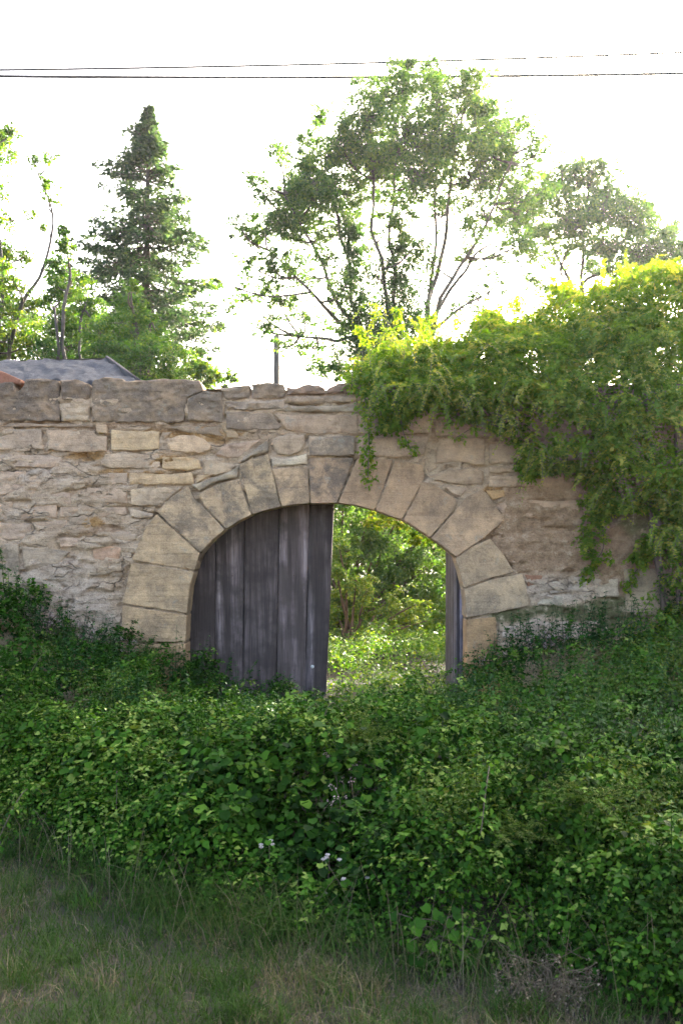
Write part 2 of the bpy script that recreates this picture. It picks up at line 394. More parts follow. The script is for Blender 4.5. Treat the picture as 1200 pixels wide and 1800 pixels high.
RAISE = [(110, 1060, 90, 80), (980, 950, 120, 80), (1060, 900, 120, 60), (90, 870, 120, 50), (60, 820, 110, 14), (60, 950, 110, 12), (950, 930, 80, 60), (150, 940, 60, 30), (990, 1036, 80, 30), (975, 1108, 100, 18)]

def core_height(XZ):
    h = -.010 + .034 * fbm(XZ * np.array([3.0, 6.0]), 11, 4) + .036 * fbm(XZ * np.array([8, 20]), 12, 3) + .014 * fbm(XZ * 36, 14, 2)
    h = h - .05 * sstep(.22, .42, fbm(XZ * np.array([4, 13]) + 7, 15, 3))
    h = h + .025 * zone(RAISE, XZ, 33) + .005 + .014 * sstep(3.42, 3.6, XZ[:, 1])
    return h
# core: front skin with the gateway cut out, top and back
STEP = 0.021
xs = np.arange(-9.0, 9.0, STEP * 2); xs = np.unique(np.concatenate([xs[(xs < -4.2) | (xs > 4.2)], np.arange(-4.2, 4.2, STEP)]))
zs = np.arange(-.3, 3.93, STEP)
XX, ZZ = np.meshgrid(xs, zs, indexing='ij')
Q = np.stack([XX, ZZ], -1).reshape(-1, 2)
hh = core_height(Q)
edge = sstep(3.80, 3.93, Q[:, 1]); hh = hh * (1 - edge) - edge * .04
nearq = (np.abs(Q[:, 0]) < 2.6) & (Q[:, 1] < 3.4)
ringd = np.full(len(Q), 9.0); ringd[nearq] = seg_dist(Q[nearq], OPEN)
hh = np.where(ringd < .5, np.minimum(hh, .004 + .004 * np.sign(hh) * np.minimum(np.abs(hh) * 40, 1)), hh)
V = np.stack([Q[:, 0], -hh, Q[:, 1]], -1)
nz_ = len(zs); i, j = np.meshgrid(np.arange(len(xs) - 1), np.arange(nz_ - 1), indexing='ij'); a = (i * nz_ + j).ravel()
Fq = np.stack([a, a + nz_, a + nz_ + 1, a + 1], -1)
cen = Q[Fq].mean(1)
near = (np.abs(cen[:, 0]) < 2.2) & (cen[:, 1] < 3.1)
kill = np.zeros(len(cen), bool); kill[near] = inside(cen[near], offset_open(.02))
Fq = Fq[~kill]
at = {n_: zone(b_, Q, s_) for n_, b_, s_ in (('pale', PALE, 41), ('ochre', OCHRE, 42), ('brown', BROWN, 43), ('algae', ALGAE, 44))}
core = link('mortar_core', mesh_np('mortar_core', V, Fq, smooth=True, attrs=at), M['mortar'], wall)
# back and top of the core
def poly_sheet(name, outer_x, z0, z1, y, parent):
    A = Acc()
    o = offset_open(.10)
    xs_ = np.concatenate([[outer_x[0]], o[:, 0], [outer_x[1]]])
    # left slab, right slab, strips over the opening
    def quad(a, b, c, d): A.add(np.array([a, b, c, d], float), np.array([[0, 1, 2], [0, 2, 3]]), np.zeros(4))
    quad((outer_x[0], y, z0), (o[0, 0], y, z0), (o[0, 0], y, z1), (outer_x[0], y, z1))
    quad((o[-1, 0], y, z0), (outer_x[1], y, z0), (outer_x[1], y, z1), (o[-1, 0], y, z1))
    for p, q in zip(o[:-1], o[1:]):
        if abs(q[0] - p[0]) > 1e-4: quad((p[0], y, p[1]), (q[0], y, q[1]), (q[0], y, z1), (p[0], y, z1))
    quad((outer_x[0], .03, z1), (outer_x[1], .03, z1), (outer_x[1], y, z1), (outer_x[0], y, z1))
    return part(name, A.mesh(name), M['mortar'], parent)
poly_sheet('back_face', (-9, 9), -.3, 3.915, .55, wall)
# soffit behind the voussoirs
A = Acc(); o1 = offset_open(.012); o2 = offset_open(.09)
yy = [(.02, o1), (.34, o1), (.341, o2), (.55, o2)]
ring = [np.stack([o_[:, 0], np.full(len(o_), y_), o_[:, 1]], -1) for y_, o_ in yy]
VV = np.concatenate(ring); m_ = len(OPEN)
fs = []
for r_ in range(3):
    for c_ in range(m_ - 1):
        p0 = r_ * m_ + c_; fs += [(p0, p0 + 1, p0 + m_ + 1), (p0, p0 + m_ + 1, p0 + m_)]
arch_ring = link('arch_soffit', mesh_np('arch_soffit', VV, np.array(fs), smooth=False), M['mortar'], wall)

def stone_mesh(name, poly, proud=.02, depth=.20, bevel=.02, gap=.008, rough=1.0, res=.022, jit=.006, seed=0, y0=0.0, tilt=(0, 0)):
    poly = np.asarray(poly, float)
    if np.sum(poly[:, 0] * np.roll(poly[:, 1], -1) - np.roll(poly[:, 0], -1) * poly[:, 1]) < 0: poly = poly[::-1]
    # clip the corners a little, then densify
    pts = []
    m = len(poly)
    for k in range(m):
        a, b, c = poly[k - 1], poly[k], poly[(k + 1) % m]
        cut = lambda p_, q_: b + (p_ - b) * min(.12, .010 / max(np.linalg.norm(p_ - b), 1e-6))
        pts += [cut(a, b), cut(c, b)]
    pts = np.array(pts); dense = []
    for k in range(len(pts)):
        a, b = pts[k], pts[(k + 1) % len(pts)]; L = np.linalg.norm(b - a); s = max(1, int(L / .03))
        for q in range(s): dense.append(a + (b - a) * q / s)
    d = np.array(dense)
    t = np.roll(d, -1, 0) - np.roll(d, 1, 0); nn = norm(np.stack([-t[:, 1], t[:, 0]], -1))      # inward for CCW
    off = gap * .5 + jit * (.5 + fbm(d * 9 + seed * 3.1, seed, 3) * 1.6 + np.maximum(0, fbm(d * 26 + seed * 1.7, seed + 4, 2)) * 1.8)
    d = d + nn * off[:, None]
    lo, hi = d.min(0), d.max(0)
    gxx, gzz = np.meshgrid(np.arange(lo[0], hi[0], res), np.arange(lo[1], hi[1], res), indexing='ij')
    I = np.stack([gxx, gzz], -1).reshape(-1, 2) + rng.uniform(-.3, .3, (gxx.size, 2)) * res
    ins = d + nn * (bevel * .45)
    I = I[inside(I, d)]
    if len(I): I = I[seg_dist(I, d) > bevel * .8]
    allp = np.concatenate([d, ins, I]) if len(I) else np.concatenate([d, ins])
    nb = len(d)
    edges = [(k, (k + 1) % nb) for k in range(nb)]
    try:
        vo, eo, fo, ov, oe, of = delaunay_2d_cdt([Vector(p_) for p_ in allp], edges, [], 1, 1e-5)
    except Exception:
        return None
    vo = np.array([tuple(v) for v in vo])
    fo = np.array([f for f in fo if len(f) == 3])
    sd_ = seg_dist(vo, d)
    cx = vo - vo.mean(0)
    S3 = np.array([5.0, 8.0])
    h = proud + tilt[0] * cx[:, 0] + tilt[1] * cx[:, 1] + rough * (.016 * fbm(vo * S3 + seed * 7.7, seed + 1, 3) + .012 * fbm(vo * np.array([14, 30]) + seed, seed + 2, 3))
    e = np.clip(1 - sd_ / bevel, 0, 1); h = h - bevel * .75 * e ** 2
    top = np.stack([vo[:, 0], y0 - h, vo[:, 1]], -1)
    # boundary of the triangulation in order: vertices nearest to d
    cnt = {}
    for f in fo:
        for a, b in ((f[0], f[1]), (f[1], f[2]), (f[2], f[0])): cnt[(a, b)] = cnt.get((a, b), 0) + 1
    bedge = [(a, b) for (a, b) in cnt if (b, a) not in cnt]
    back = top.copy(); back[:, 1] = y0 + depth
    ids = sorted({a for e_ in bedge for a in e_}); mp = {v: k + len(top) for k, v in enumerate(ids)}
    V = np.concatenate([top, back[ids]])
    F = [tuple(f) for f in fo] + [q for a, b in bedge for q in ((a, mp[a], b), (b, mp[a], mp[b]))]
    return mesh_np(name, V, np.array(F), smooth=True)

SID = [0]
def stone(px_poly, col=None, dark=0.0, name='stone', parent=None, label=None, world=False, **kw):
    SID[0] += 1
    poly = px_poly if world else [w2(p_) for p_ in px_poly]
    me = stone_mesh(name, poly, seed=SID[0], **kw)
    if me is None: return
    me.set_sharp_from_angle(angle=R(38))
    o = link(name, me, M['stone'], parent or wall)
    if col is None:
        b = random.choice([(.33, .265, .195), (.30, .24, .18), (.35, .27, .21), (.36, .29, .20), (.31, .25, .205)])
        v = random.uniform(.88, 1.12); col = tuple(c_ * v for c_ in b)
    o.color = (*col, dark)
    if label: o['label'] = label
    return o

DK = (.185, .143, .105)
# coping course, weathered dark
for poly, c_, dk in [
    ([(-120, 668), (-40, 672), (26, 672), (33, 688), (39, 684), (46, 664), (90, 667), (106, 668), (107, 741), (-120, 741)], DK, .45),
    ([(107, 668), (140, 668), (158, 674), (160, 700), (140, 706), (108, 704)], DK, .45),
    ([(109, 707), (140, 708), (160, 703), (160, 742), (109, 741)], (.34, .28, .21), .12),
    ([(162, 670), (185, 663), (218, 666), (222, 669), (290, 666), (352, 668), (358, 686), (330, 700), (324, 742), (240, 745), (163, 743)], (.205, .162, .12), .42),
    ([(330, 702), (360, 687), (392, 690), (393, 743), (330, 741)], (.215, .172, .13), .4),
    ([(360, 684), (400, 681), (440, 676), (440, 703), (395, 705), (392, 689)], (.21, .17, .13), .45),
    ([(442, 675), (470, 673), (500, 676), (502, 690), (500, 700), (442, 702)], (.20, .16, .122), .45),
    ([(503, 680), (520, 681), (536, 675), (560, 676), (572, 683), (572, 693), (504, 695)], (.24, .17, .125), .45),
    ([(574, 683), (592, 673), (640, 672), (642, 692), (574, 693)], (.24, .16, .12), .4),
    ([(396, 706), (500, 702), (502, 721), (398, 721)], (.30, .25, .20), .25),
    ([(504, 697), (642, 695), (642, 708), (530, 712), (504, 708)], (.29, .23, .175), .25),
    ([(480, 713), (530, 714), (642, 710), (642, 726), (482, 724)], (.27, .23, .18), .2),
    ([(645, 674), (760, 676), (760, 724), (645, 724)], DK, .5), ([(763, 676), (900, 674), (900, 722), (763, 724)], DK, .5),
    ([(903, 674), (1040, 676), (1040, 724), (903, 724)], DK, .5), ([(1043, 676), (1200, 674), (1200, 724), (1043, 724)], DK, .5)]:
    stone(poly, c_, dk, proud=.035, depth=.5, bevel=.018, gap=.0, rough=2.1, jit=.009, res=.018)
# named courses at the left, traced
for poly, c_, dk, pr in [
    ([(397, 723), (478, 726), (495, 750), (488, 757), (440, 757), (398, 755)], (.225, .18, .14), .3, .04),
    ([(481, 727), (560, 729), (628, 729), (629, 762), (541, 764), (505, 757), (497, 748)], (.31, .24, .18), .1, .035),
    ([(632, 728), (760, 728), (758, 762), (632, 763)], (.30, .24, .18), .15, .03),
    ([(385, 745), (397, 738), (420, 764), (418, 771), (398, 770)], (.30, .235, .16), 0, .03),
    ([(240, 748), (300, 749), (382, 750), (396, 768), (330, 762), (290, 752)], (.26, .205, .15), .15, .02),
    ([(-120, 744), (60, 743), (165, 746), (165, 752), (60, 752), (-120, 753)], (.26, .205, .155), .1, .03),
    ([(-120, 755), (74, 754), (78, 776), (76, 791), (-120, 794)], (.32, .26, .205), .05, .02),
    ([(82, 754), (165, 757), (172, 766), (189, 766), (189, 795), (130, 796), (84, 792)], (.335, .265, .20), .05, .024),
    ([(168, 745), (189, 746), (192, 757), (190, 763), (172, 763)], (.36, .28, .20), 0, .04),
    ([(196, 755), (282, 758), (283, 790), (260, 793), (195, 793)], (.39, .305, .20), 0, .032),
    ([(284, 758), (304, 759), (296, 768), (287, 775)], (.30, .24, .18), .1, .02),
    ([(292, 778), (300, 769), (318, 764), (342, 765), (362, 772), (373, 783), (372, 792), (350, 798), (320, 797), (300, 793)], (.40, .31, .22), 0, .045),
    ([(378, 800), (396, 781), (425, 776), (462, 770), (440, 790), (420, 806), (400, 806)], (.34, .26, .20), .05, .02),
    ([(185, 797), (240, 796), (281, 797), (283, 822), (240, 825), (190, 824), (178, 815)], (.33, .268, .205), .05, .018),
    ([(285, 803), (330, 802), (352, 808), (354, 824), (330, 828), (285, 826)], (.39, .30, .19), .05, .024),
    ([(357, 806), (385, 810), (416, 818), (404, 832), (357, 838)], (.32, .258, .19), .15, .026),
    ([(228, 831), (290, 832), (338, 830), (342, 852), (228, 853)], (.39, .30, .195), .05, .03),
    ([(345, 834), (375, 834), (352, 848), (345, 851)], (.37, .28, .18), .05, .02),
    ([(228, 858), (300, 856), (322, 858), (296, 880), (276, 892), (230, 888)], (.37, .30, .22), .05, .024),
    ([(152, 856), (224, 858), (225, 886), (150, 886)], (.34, .265, .20), .03, .014),
    ([(128, 838), (150, 836), (152, 856), (130, 862)], (.34, .28, .21), .1, .024),
    ([(155, 832), (224, 831), (225, 853), (156, 853)], (.33, .265, .205), .1, .010),
    ([(88, 840), (124, 838), (124, 856), (92, 853)], (.36, .28, .22), .03, .012),
    ([(50, 830), (84, 834), (84, 852), (50, 850)], (.34, .27, .21), .03, .006),
    ([(-40, 826), (46, 828), (46, 846), (-40, 846)], (.35, .275, .215), .03, .008),
    ([(-40, 850), (44, 850), (70, 860), (60, 868), (-40, 872)], (.36, .285, .225), .03, .010),
    ([(18, 868), (30, 862), (52, 866), (48, 878), (28, 880)], (.27, .22, .17), .15, .02),
    ([(70, 858), (126, 866), (126, 886), (72, 884)], (.34, .27, .215), .0, .006),
    ([(28, 888), (100, 886), (102, 912), (28, 914)], (.35, .275, .215), .05, .010),
    ([(104, 890), (222, 890), (226, 905), (170, 912), (106, 910)], (.35, .275, .21), .05, .008),
    ([(228, 893), (272, 902), (270, 912), (230, 910)], (.36, .30, .24), .05, .02),
    ([(60, 916), (118, 914), (120, 940), (62, 940)], (.34, .27, .21), .05, .006),
    ([(120, 908), (160, 906), (162, 924), (122, 926)], (.29, .235, .18), .15, .014),
    ([(188, 938), (214, 932), (242, 940), (240, 950), (210, 954), (190, 950)], (.28, .23, .18), .1, .02),
    ([(160, 955), (215, 962), (208, 990), (165, 985)], (.36, .25, .18), .05, .006),
    ([(-120, 955), (35, 956), (36, 1034), (-120, 1036)], (.285, .245, .195), .15, .030),
    ([(40, 960), (70, 962), (124, 970), (100, 996), (42, 998)], (.29, .245, .195), .1, .020),
    ([(104, 945), (150, 945), (152, 962), (106, 962)], (.37, .29, .23), .0, .010),
    ([(-120, 1038), (40, 1036), (42, 1062), (-120, 1064)], (.36, .30, .245), .05, .01),
    ([(-120, 880), (22, 882), (24, 915), (-120, 916)], (.34, .27, .21), .05, .010),
    ([(-120, 918), (56, 918), (58, 950), (-120, 952)], (.35, .28, .22), .05, .006),
    ([(-120, 798), (40, 798), (110, 802), (112, 822), (-120, 824)], (.34, .275, .22), .05, .008),
    ([(770, 772), (830, 768), (853, 770), (852, 818), (836, 819), (800, 812), (762, 816)], (.32, .245, .18), .12, .03),
    ([(750, 838), (790, 824), (838, 822), (850, 828), (849, 855), (800, 851), (766, 846)], (.34, .265, .195), .05, .03),
    ([(858, 780), (925, 778), (926, 814), (858, 817)], (.33, .255, .19), .1, .028),
    ([(858, 820), (925, 817), (925, 831), (858, 833)], (.31, .24, .175), .15, .022),
    ([(858, 836), (990, 834), (992, 855), (858, 857)], (.34, .265, .20), .05, .026),
    ([(928, 776), (1060, 776), (1060, 832), (928, 830)], (.31, .245, .18), .1, .02), ([(1064, 776), (1200, 776), (1200, 836), (1064, 834)], (.31, .245, .18), .1, .02),
    ([(762, 728), (900, 726), (900, 772), (764, 768)], (.30, .235, .17), .15, .025), ([(903, 726), (1060, 727), (1060, 772), (903, 772)], (.30, .235, .17), .15, .025), ([(1064, 727), (1200, 727), (1200, 772), (1064, 772)], (.30, .235, .17), .15, .025),
    ([(852, 862), (886, 860), (889, 873), (864, 880)], (.38, .26, .14), .0, .03),
    ([(866, 884), (900, 876), (960, 880), (1020, 878), (1020, 905), (900, 912), (880, 905)], (.345, .26, .20), .05, .006),
    ([(775, 852), (800, 855), (824, 858), (808, 874), (794, 868)], (.33, .26, .20), .15, .03),
    ([(920, 1009), (956, 1010), (952, 1022), (926, 1032)], (.22, .12, .08), .0, .03),
    ([(885, 1100), (960, 1092), (1050, 1090), (1072, 1108), (1070, 1124), (880, 1122)], (.40, .345, .30), .05, .04),
    ([(1095, 1000), (1182, 998), (1184, 1078), (1130, 1086), (1098, 1076)], (.29, .25, .18), .25, .035),
    ([(962, 1014), (1030, 1012), (1034, 1040), (966, 1044)], (.42, .375, .33), .15, .016), ([(1040, 1018), (1086, 1016), (1088, 1050), (1042, 1052)], (.38, .33, .27), .2, .016),
    ([(940, 1046), (1010, 1048), (1010, 1064), (942, 1066)], (.36, .33, .27), .3, .012)]:
    rough_ = 1.25 if pr < .02 else 1.0
    stone(poly, c_, dk, proud=pr * .75, depth=.16, bevel=.012, gap=.003, rough=rough_ * 1.15, jit=.008)
# the arch: dressed voussoirs, smooth
VO = (.345, .295, .225)
for poly, c_, dk, pr in [
    ([(354, 971), (276, 899), (300, 876), (332, 855), (345, 880), (357, 889), (396, 931), (374, 949)], VO, .18, .062),
    ([(398, 930), (358, 887), (350, 868), (384, 850), (418, 843), (424, 855), (443, 905), (420, 916)], VO, .22, .050),
    ([(444, 905), (420, 818), (446, 806), (472, 799), (494, 891), (468, 897)], (.33, .285, .215), .20, .066),
    ([(495, 891), (478, 825), (541, 820), (544, 885), (520, 887)], (.325, .27, .205), .15, .048),
    ([(546, 885), (543, 806), (622, 805), (592, 884)], (.30, .24, .185), .25, .045),
    ([(594, 884), (628, 806), (690, 808), (672, 860), (658, 897), (625, 888)], (.325, .255, .19), .05, .040),
    ([(660, 897), (676, 860), (694, 808), (742, 818), (746, 838), (734, 862), (706, 913), (690, 909)], (.33, .26, .195), .05, .046),
    ([(708, 914), (733, 868), (740, 844), (770, 856), (802, 880), (794, 900), (755, 945), (730, 928)], (.33, .265, .20), .10, .055),
    ([(757, 946), (797, 900), (818, 874), (846, 860), (856, 868), (886, 914), (850, 945), (800, 978), (778, 961)], (.345, .28, .215), .10, .072),
    ([(799, 982), (830, 960), (860, 947), (884, 975), (902, 1006), (860, 1016), (814, 1033), (807, 1005)], (.345, .295, .225), .08, .060),
    ([(815, 1036), (860, 1019), (916, 1008), (926, 1040), (930, 1064), (870, 1077), (818, 1086), (817, 1060)], (.34, .295, .23), .10, .066),
    ([(819, 1089), (870, 1084), (872, 1096), (872, 1180), (819, 1200)], (.34, .25, .155), .05, .045),
    ([(819, 1203), (872, 1184), (900, 1184), (900, 1320), (819, 1320)], (.33, .25, .16), .05, .040),
    # springer and jamb at the left
    ([(343, 1002), (232, 984), (258, 925), (276, 903), (352, 973)], (.35, .295, .215), .08, .052),
    ([(329, 1078), (216, 1060), (232, 988), (342, 1005), (334, 1034)], (.355, .297, .215), .08, .048),
    ([(327, 1128), (214, 1128), (216, 1064), (329, 1081)], (.35, .285, .20), .08, .045),
    ([(327, 1200), (240, 1200), (236, 1132), (327, 1131)], (.34, .265, .18), .08, .045),
    ([(327, 1320), (210, 1320), (210, 1203), (327, 1203)], (.33, .25, .16), .1, .045)]:
    stone(poly, tuple(v_ * q_ for v_, q_ in zip(c_, (1.02, .93, .83))), dk * 2.0 + .08, name='voussoir', parent=arch_ring, proud=pr * .6, depth=.32, bevel=.006, gap=.0, rough=.60, jit=.0028, res=.024)
for poly, c_, dk, pr in [
    ([(420, 812), (446, 790), (474, 770), (473, 796), (446, 803), (424, 814)], (.26, .225, .18), .4, .055),
    ([(334, 851), (352, 848), (420, 821), (419, 840), (384, 847), (351, 865), (346, 862)], (.30, .26, .20), .3, .045),
    ([(476, 802), (505, 806), (541, 796), (541, 817), (478, 822)], (.40, .35, .28), .05, .035),
    ([(477, 780), (484, 768), (510, 762), (536, 764), (538, 780), (530, 796), (508, 803), (486, 799)], (.32, .255, .19), .1, .050),
    ([(542, 767), (625, 766), (624, 802), (543, 803)], (.29, .235, .18), .45, .055),
    ([(628, 766), (756, 766), (746, 800), (700, 806), (628, 803)], (.32, .25, .19), .2, .030),
    ([(748, 806), (770, 820), (752, 834), (744, 818)], (.30, .24, .18), .2, .03)]:
    stone(poly, c_, dk, proud=pr, depth=.2, bevel=.018, rough=.6, jit=.006)
# coursed rubble beyond the frame
for side in (-1, 1):
    z_ = .1
    while z_ < 3.9:
        h_ = random.uniform(.22, .34); h_ = min(h_, 3.96 - z_)
        x_ = 4.5 if side < 0 else 3.78
        while x_ < 8.9:
            w_ = random.uniform(.35, .8); x1 = min(x_ + w_, 9.0)
            if h_ > .08:
                a_, b_ = side * x_, side * x1
                stone([(min(a_, b_), z_), (max(a_, b_), z_), (max(a_, b_), z_ + h_), (min(a_, b_), z_ + h_)], None, .5 if z_ + h_ > 3.6 else .08, world=True, proud=random.uniform(.005, .03), depth=.5 if z_ + h_ > 3.6 else .15, bevel=.03, gap=.014, res=.06)
            x_ = x1
        z_ += h_
# broken terracotta tile lodged in the wall top
me = stone_mesh('terracotta_tile', [w2(p_) for p_ in [(-30, 650), (2, 651), (24, 660), (40, 667), (36, 676), (-30, 676)]], proud=.02, depth=.35, bevel=.012, rough=.3, seed=991)
link('terracotta_tile', me, M['terracotta'], wall, label='broken red terracotta tile bedded on the wall top')

# ------------------------------------------------------------------ the two gate leaves
def plank_mesh(name, c4, y, th, seed, nseg=16):
    """board from bottom-left, bottom-right, top-right, top-left (x, z); worn edges, slight cup and warp"""
    bl, br, tr, tl = [np.array(c) for c in c4]
    us = np.array([0, .045, .3, .5, .7, .955, 1.0]); V = []
    for k in range(nseg + 1):
        f = k / nseg; a = bl + (tl - bl) * f; b = br + (tr - br) * f
        wob = .003 * math.sin(f * 9 + seed * 3.3)
        for q, u_ in enumerate(us):
            p = a + (b - a) * u_; ee = .008 if q in (0, 6) else 0
            V.append((p[0] + (wob if q in (0, 6) else 0), y - th / 2 + ee + .003 * math.sin(u_ * 3 + seed) * math.sin(f * 5 + seed * 7.), p[1]))
        for q, u_ in enumerate(us[::-1]):
            p = a + (b - a) * u_; V.append((p[0], y + th / 2, p[1]))
    m_ = 14; F = []
    for k in range(nseg):
        for q in range(m_):
            p0 = k * m_ + q; p1 = k * m_ + (q + 1) % m_; F += [(p0, p1, p1 + m_), (p0, p1 + m_, p0 + m_)]
    for base in (0, nseg * m_):
        for q in range(1, m_ - 1): F.append((base, base + q, base + q + 1))
    return mesh_np(name, np.array(V), np.array(F))
def box_mesh(name, lo, hi):
    x0, y0, z0 = lo; x1, y1, z1 = hi
    V = np.array([(x0, y0, z0), (x1, y0, z0), (x1, y1, z0), (x0, y1, z0), (x0, y0, z1), (x1, y0, z1), (x1, y1, z1), (x0, y1, z1)], float)
    F = np.array([(0, 3, 2, 1), (4, 5, 6, 7), (0, 1, 5, 4), (1, 2, 6, 5), (2, 3, 7, 6), (3, 0, 4, 7)])
    return mesh_np(name, V, F)
YG = .39
def wg(px, py): p = P(px, py, YG); return (p[0], p[2])
gate = thing('gate_leaf', 'closed gate leaf of weathered dark grey vertical boards under the arch', 'gate', (-1.0, YG, .3), group='two leaves of the arched gate')
tb = [322, 380, 431, 492, 545, 588]; bb = [322, 378, 427, 485, 536, 574]; tops = [984, 926, 896, 882, 878, 880]; bot = [1290, 1250, 1245, 1240, 1238, 1222]
cols = [(1.1, .92, .76), (1.12, .95, .80), (1.0, .84, .70), (1.6, 1.36, 1.16), (.85, .72, .62), (1.25, 1.07, .90)]
for k in range(5):
    tl = wg(tb[k], min(tops[k], tops[k + 1]) + (18 if k == 0 else 0)); tr = wg(tb[k + 1] - .7, tops[k + 1]); bl = wg(bb[k], bot[k]); br = wg(bb[k + 1] - .7, bot[k + 1])
    o = part('plank', plank_mesh('plank', (bl, br, tr, (tl[0], tl[1])), YG + (.005 if k % 2 else -.005), .035, k + 1), M['wood'], gate)
    o.color = (*cols[k], 1)
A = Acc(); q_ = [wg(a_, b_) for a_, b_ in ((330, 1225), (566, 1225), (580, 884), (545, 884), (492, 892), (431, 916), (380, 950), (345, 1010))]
A.add(np.array([(x_, YG + .024, z_) for x_, z_ in q_]), np.array([[0, k_, k_ + 1] for k_ in range(1, 7)]), np.zeros(8)); bk = part('dark_seam_backing', A.mesh('dark_seam_backing'), M['wood'], gate); bk.color = (.25, .22, .2, 1)  # thin dark sheet added behind the planks to darken their seams
for py_ in (1010, 1180):
    a_, b_ = wg(330, py_), wg(576, py_)
    o = part('rail', box_mesh('rail', (a_[0], YG + .027, a_[1] - .06), (b_[0], YG + .07, a_[1] + .06)), M['wood'], gate); o.color = (.8, .8, .8, 1)
for px_, py_ in ((549, 1172),):
    c_ = P(px_, py_, YG - .03); A = Acc()
    tube(A, [c_ + np.array([0, .02, 0]), c_ + np.array([0, 0, 0]), c_ + np.array([0, -.004, 0])], [.02, .02, .002], 10)
    part('latch_plate', A.mesh('latch_plate'), M['pale_metal'], gate)
for py_ in (1012, 1178):
    for k in range(5):
        c_ = P((bb[k] + bb[k + 1]) / 2 + 6, py_, YG - .02); A = Acc(); tube(A, [c_, c_ + np.array([0, -.005, 0]), c_ + np.array([0, -.008, 0])], [.007, .006, .001], 6)
        part('nail', A.mesh('nail'), M['iron'], gate)
# right leaf, swung open inwards and seen almost edge-on
XR = 1.325
gate2 = thing('gate_leaf', 'open gate leaf of grey boards seen edge-on beside the right jamb', 'gate', (XR, .5, .3), group='two leaves of the arched gate')
ys = [.42, .72, 1.02, 1.32, 1.62]
for k in range(4):
    me = plank_mesh('plank', ((ys[k], .25), (ys[k + 1] - .008, .25), (ys[k + 1] - .008, 1.98 + .13 * (k + 1)), (ys[k], 1.98 + .13 * k)), 0, .035, k + 20)
    co = np.empty(len(me.vertices) * 3, np.float32); me.vertices.foreach_get('co', co); co = co.reshape(-1, 3)
    co = np.stack([XR + co[:, 1], co[:, 0], co[:, 2]], -1).astype(np.float32); me.vertices.foreach_set('co', co.ravel()); me.flip_normals(); me.update()
    o = part('plank', me, M['wood'], gate2); o.color = (1.1, 1.1, 1.2, 1)
o = part('stile', box_mesh('stile', (XR + .019, .40, .25), (XR + .075, .50, 1.96)), M['wood'], gate2); o.color = (2.0, 2.0, 2.2, 1)  # tone raised to paint in the highlight along the leaf's edge
for z_ in (.9, 1.7):
    o = part('rail', box_mesh('rail', (XR + .019, .51, z_ - .06), (XR + .06, 1.60, z_ + .06)), M['wood'], gate2); o.color = (1, 1, 1, 1)

# ------------------------------------------------------------------ shed behind the wall at the left
e0, e1 = P(-120, 668, 1.0), P(248, 676, 1.0); r0, r1 = P(-160, 640, 3.6), P(186, 629, 3.6)
shed = thing('shed', 'low shed with a pale grey felt roof behind the wall at the left', 'shed', (e1[0] - 1.5, 2.5, .4))
nu, nv = 60, 26; U, Wv = np.meshgrid(np.linspace(0, 1, nu), np.linspace(0, 1, nv), indexing='ij')
Vt = ((1 - Wv)[..., None] * (e0 + (e1 - e0) * U[..., None]) + Wv[..., None] * (r0 + (r1 - r0) * U[..., None])).reshape(-1, 3)
Vt[:, 2] += .06 * fbm(Vt[:, :2] * 2.2, 61, 3) + .07 * fbm(Vt[:, :2] * 7, 62, 3)
Vb = Vt.copy(); Vb[:, 2] -= .07
i, j = np.meshgrid(np.arange(nu - 1), np.arange(nv - 1), indexing='ij'); a = (i * nv + j).ravel()
Fq = np.stack([a, a + nv, a + nv + 1, a + 1], -1); nn_ = nu * nv
Fb = Fq[:, ::-1] + nn_
rim = [k * nv for k in range(nu)] + [(nu - 1) * nv + k for k in range(1, nv)] + [k * nv + nv - 1 for k in range(nu - 2, -1, -1)] + [k for k in range(nv - 2, 0, -1)]
Fr = np.array([(rim[k], rim[k] + nn_, rim[(k + 1) % len(rim)] + nn_, rim[(k + 1) % len(rim)]) for k in range(len(rim))])
roof = part('roof', mesh_np('roof', np.concatenate([Vt, Vb]), np.concatenate([Fq, Fb, Fr])), M['roofing'], shed)
# far slope falling away behind the ridge
r2, r3 = P(-160, 668, 6.4), P(186, 668, 6.4)
A = Acc(); A.add(np.array([r0, r1, r3, r2]) - [0, 0, .0], np.array([[0, 1, 2], [0, 2, 3]]), np.zeros(4)); part('roof_back', A.mesh('roof_back'), M['roofing'], shed)
A = Acc()
b0, b1 = r1 + np.array([.0, -.02, .03]), e1 + np.array([.0, -.02, .03])
for d_ in (np.array([0, 0, 0]),):
    V8 = np.array([b0, b1, b1 + [.035, 0, 0], b0 + [.035, 0, 0], b0 - [0, 0, .24], b1 - [0, 0, .24], b1 + [.035, 0, -.24], b0 + [.035, 0, -.24]])
    A.add(V8, np.array([[0, 1, 2], [0, 2, 3], [4, 6, 5], [4, 7, 6], [0, 4, 5], [0, 5, 1], [3, 2, 6], [3, 6, 7], [1, 5, 6], [1, 6, 2], [0, 3, 7], [0, 7, 4]]), np.zeros(8))
part('verge_board', A.mesh('verge_board'), M['verge'], shed)
part('wall', box_mesh('shed_wall', (e0[0] + .3, 1.2, .1), (e1[0] - .15, 1.4, e1[2] - .12)), M['shedwall'], shed)
part('wall', box_mesh('shed_wall', (e1[0] - .4, 1.401, .1), (e1[0] - .2, 6.2, e1[2] - .12)), M['shedwall'], shed)
part('wall', box_mesh('shed_wall', (e0[0] + .3, 6.0, .1), (e1[0] - .41, 6.2, e1[2] - .3)), M['shedwall'], shed)

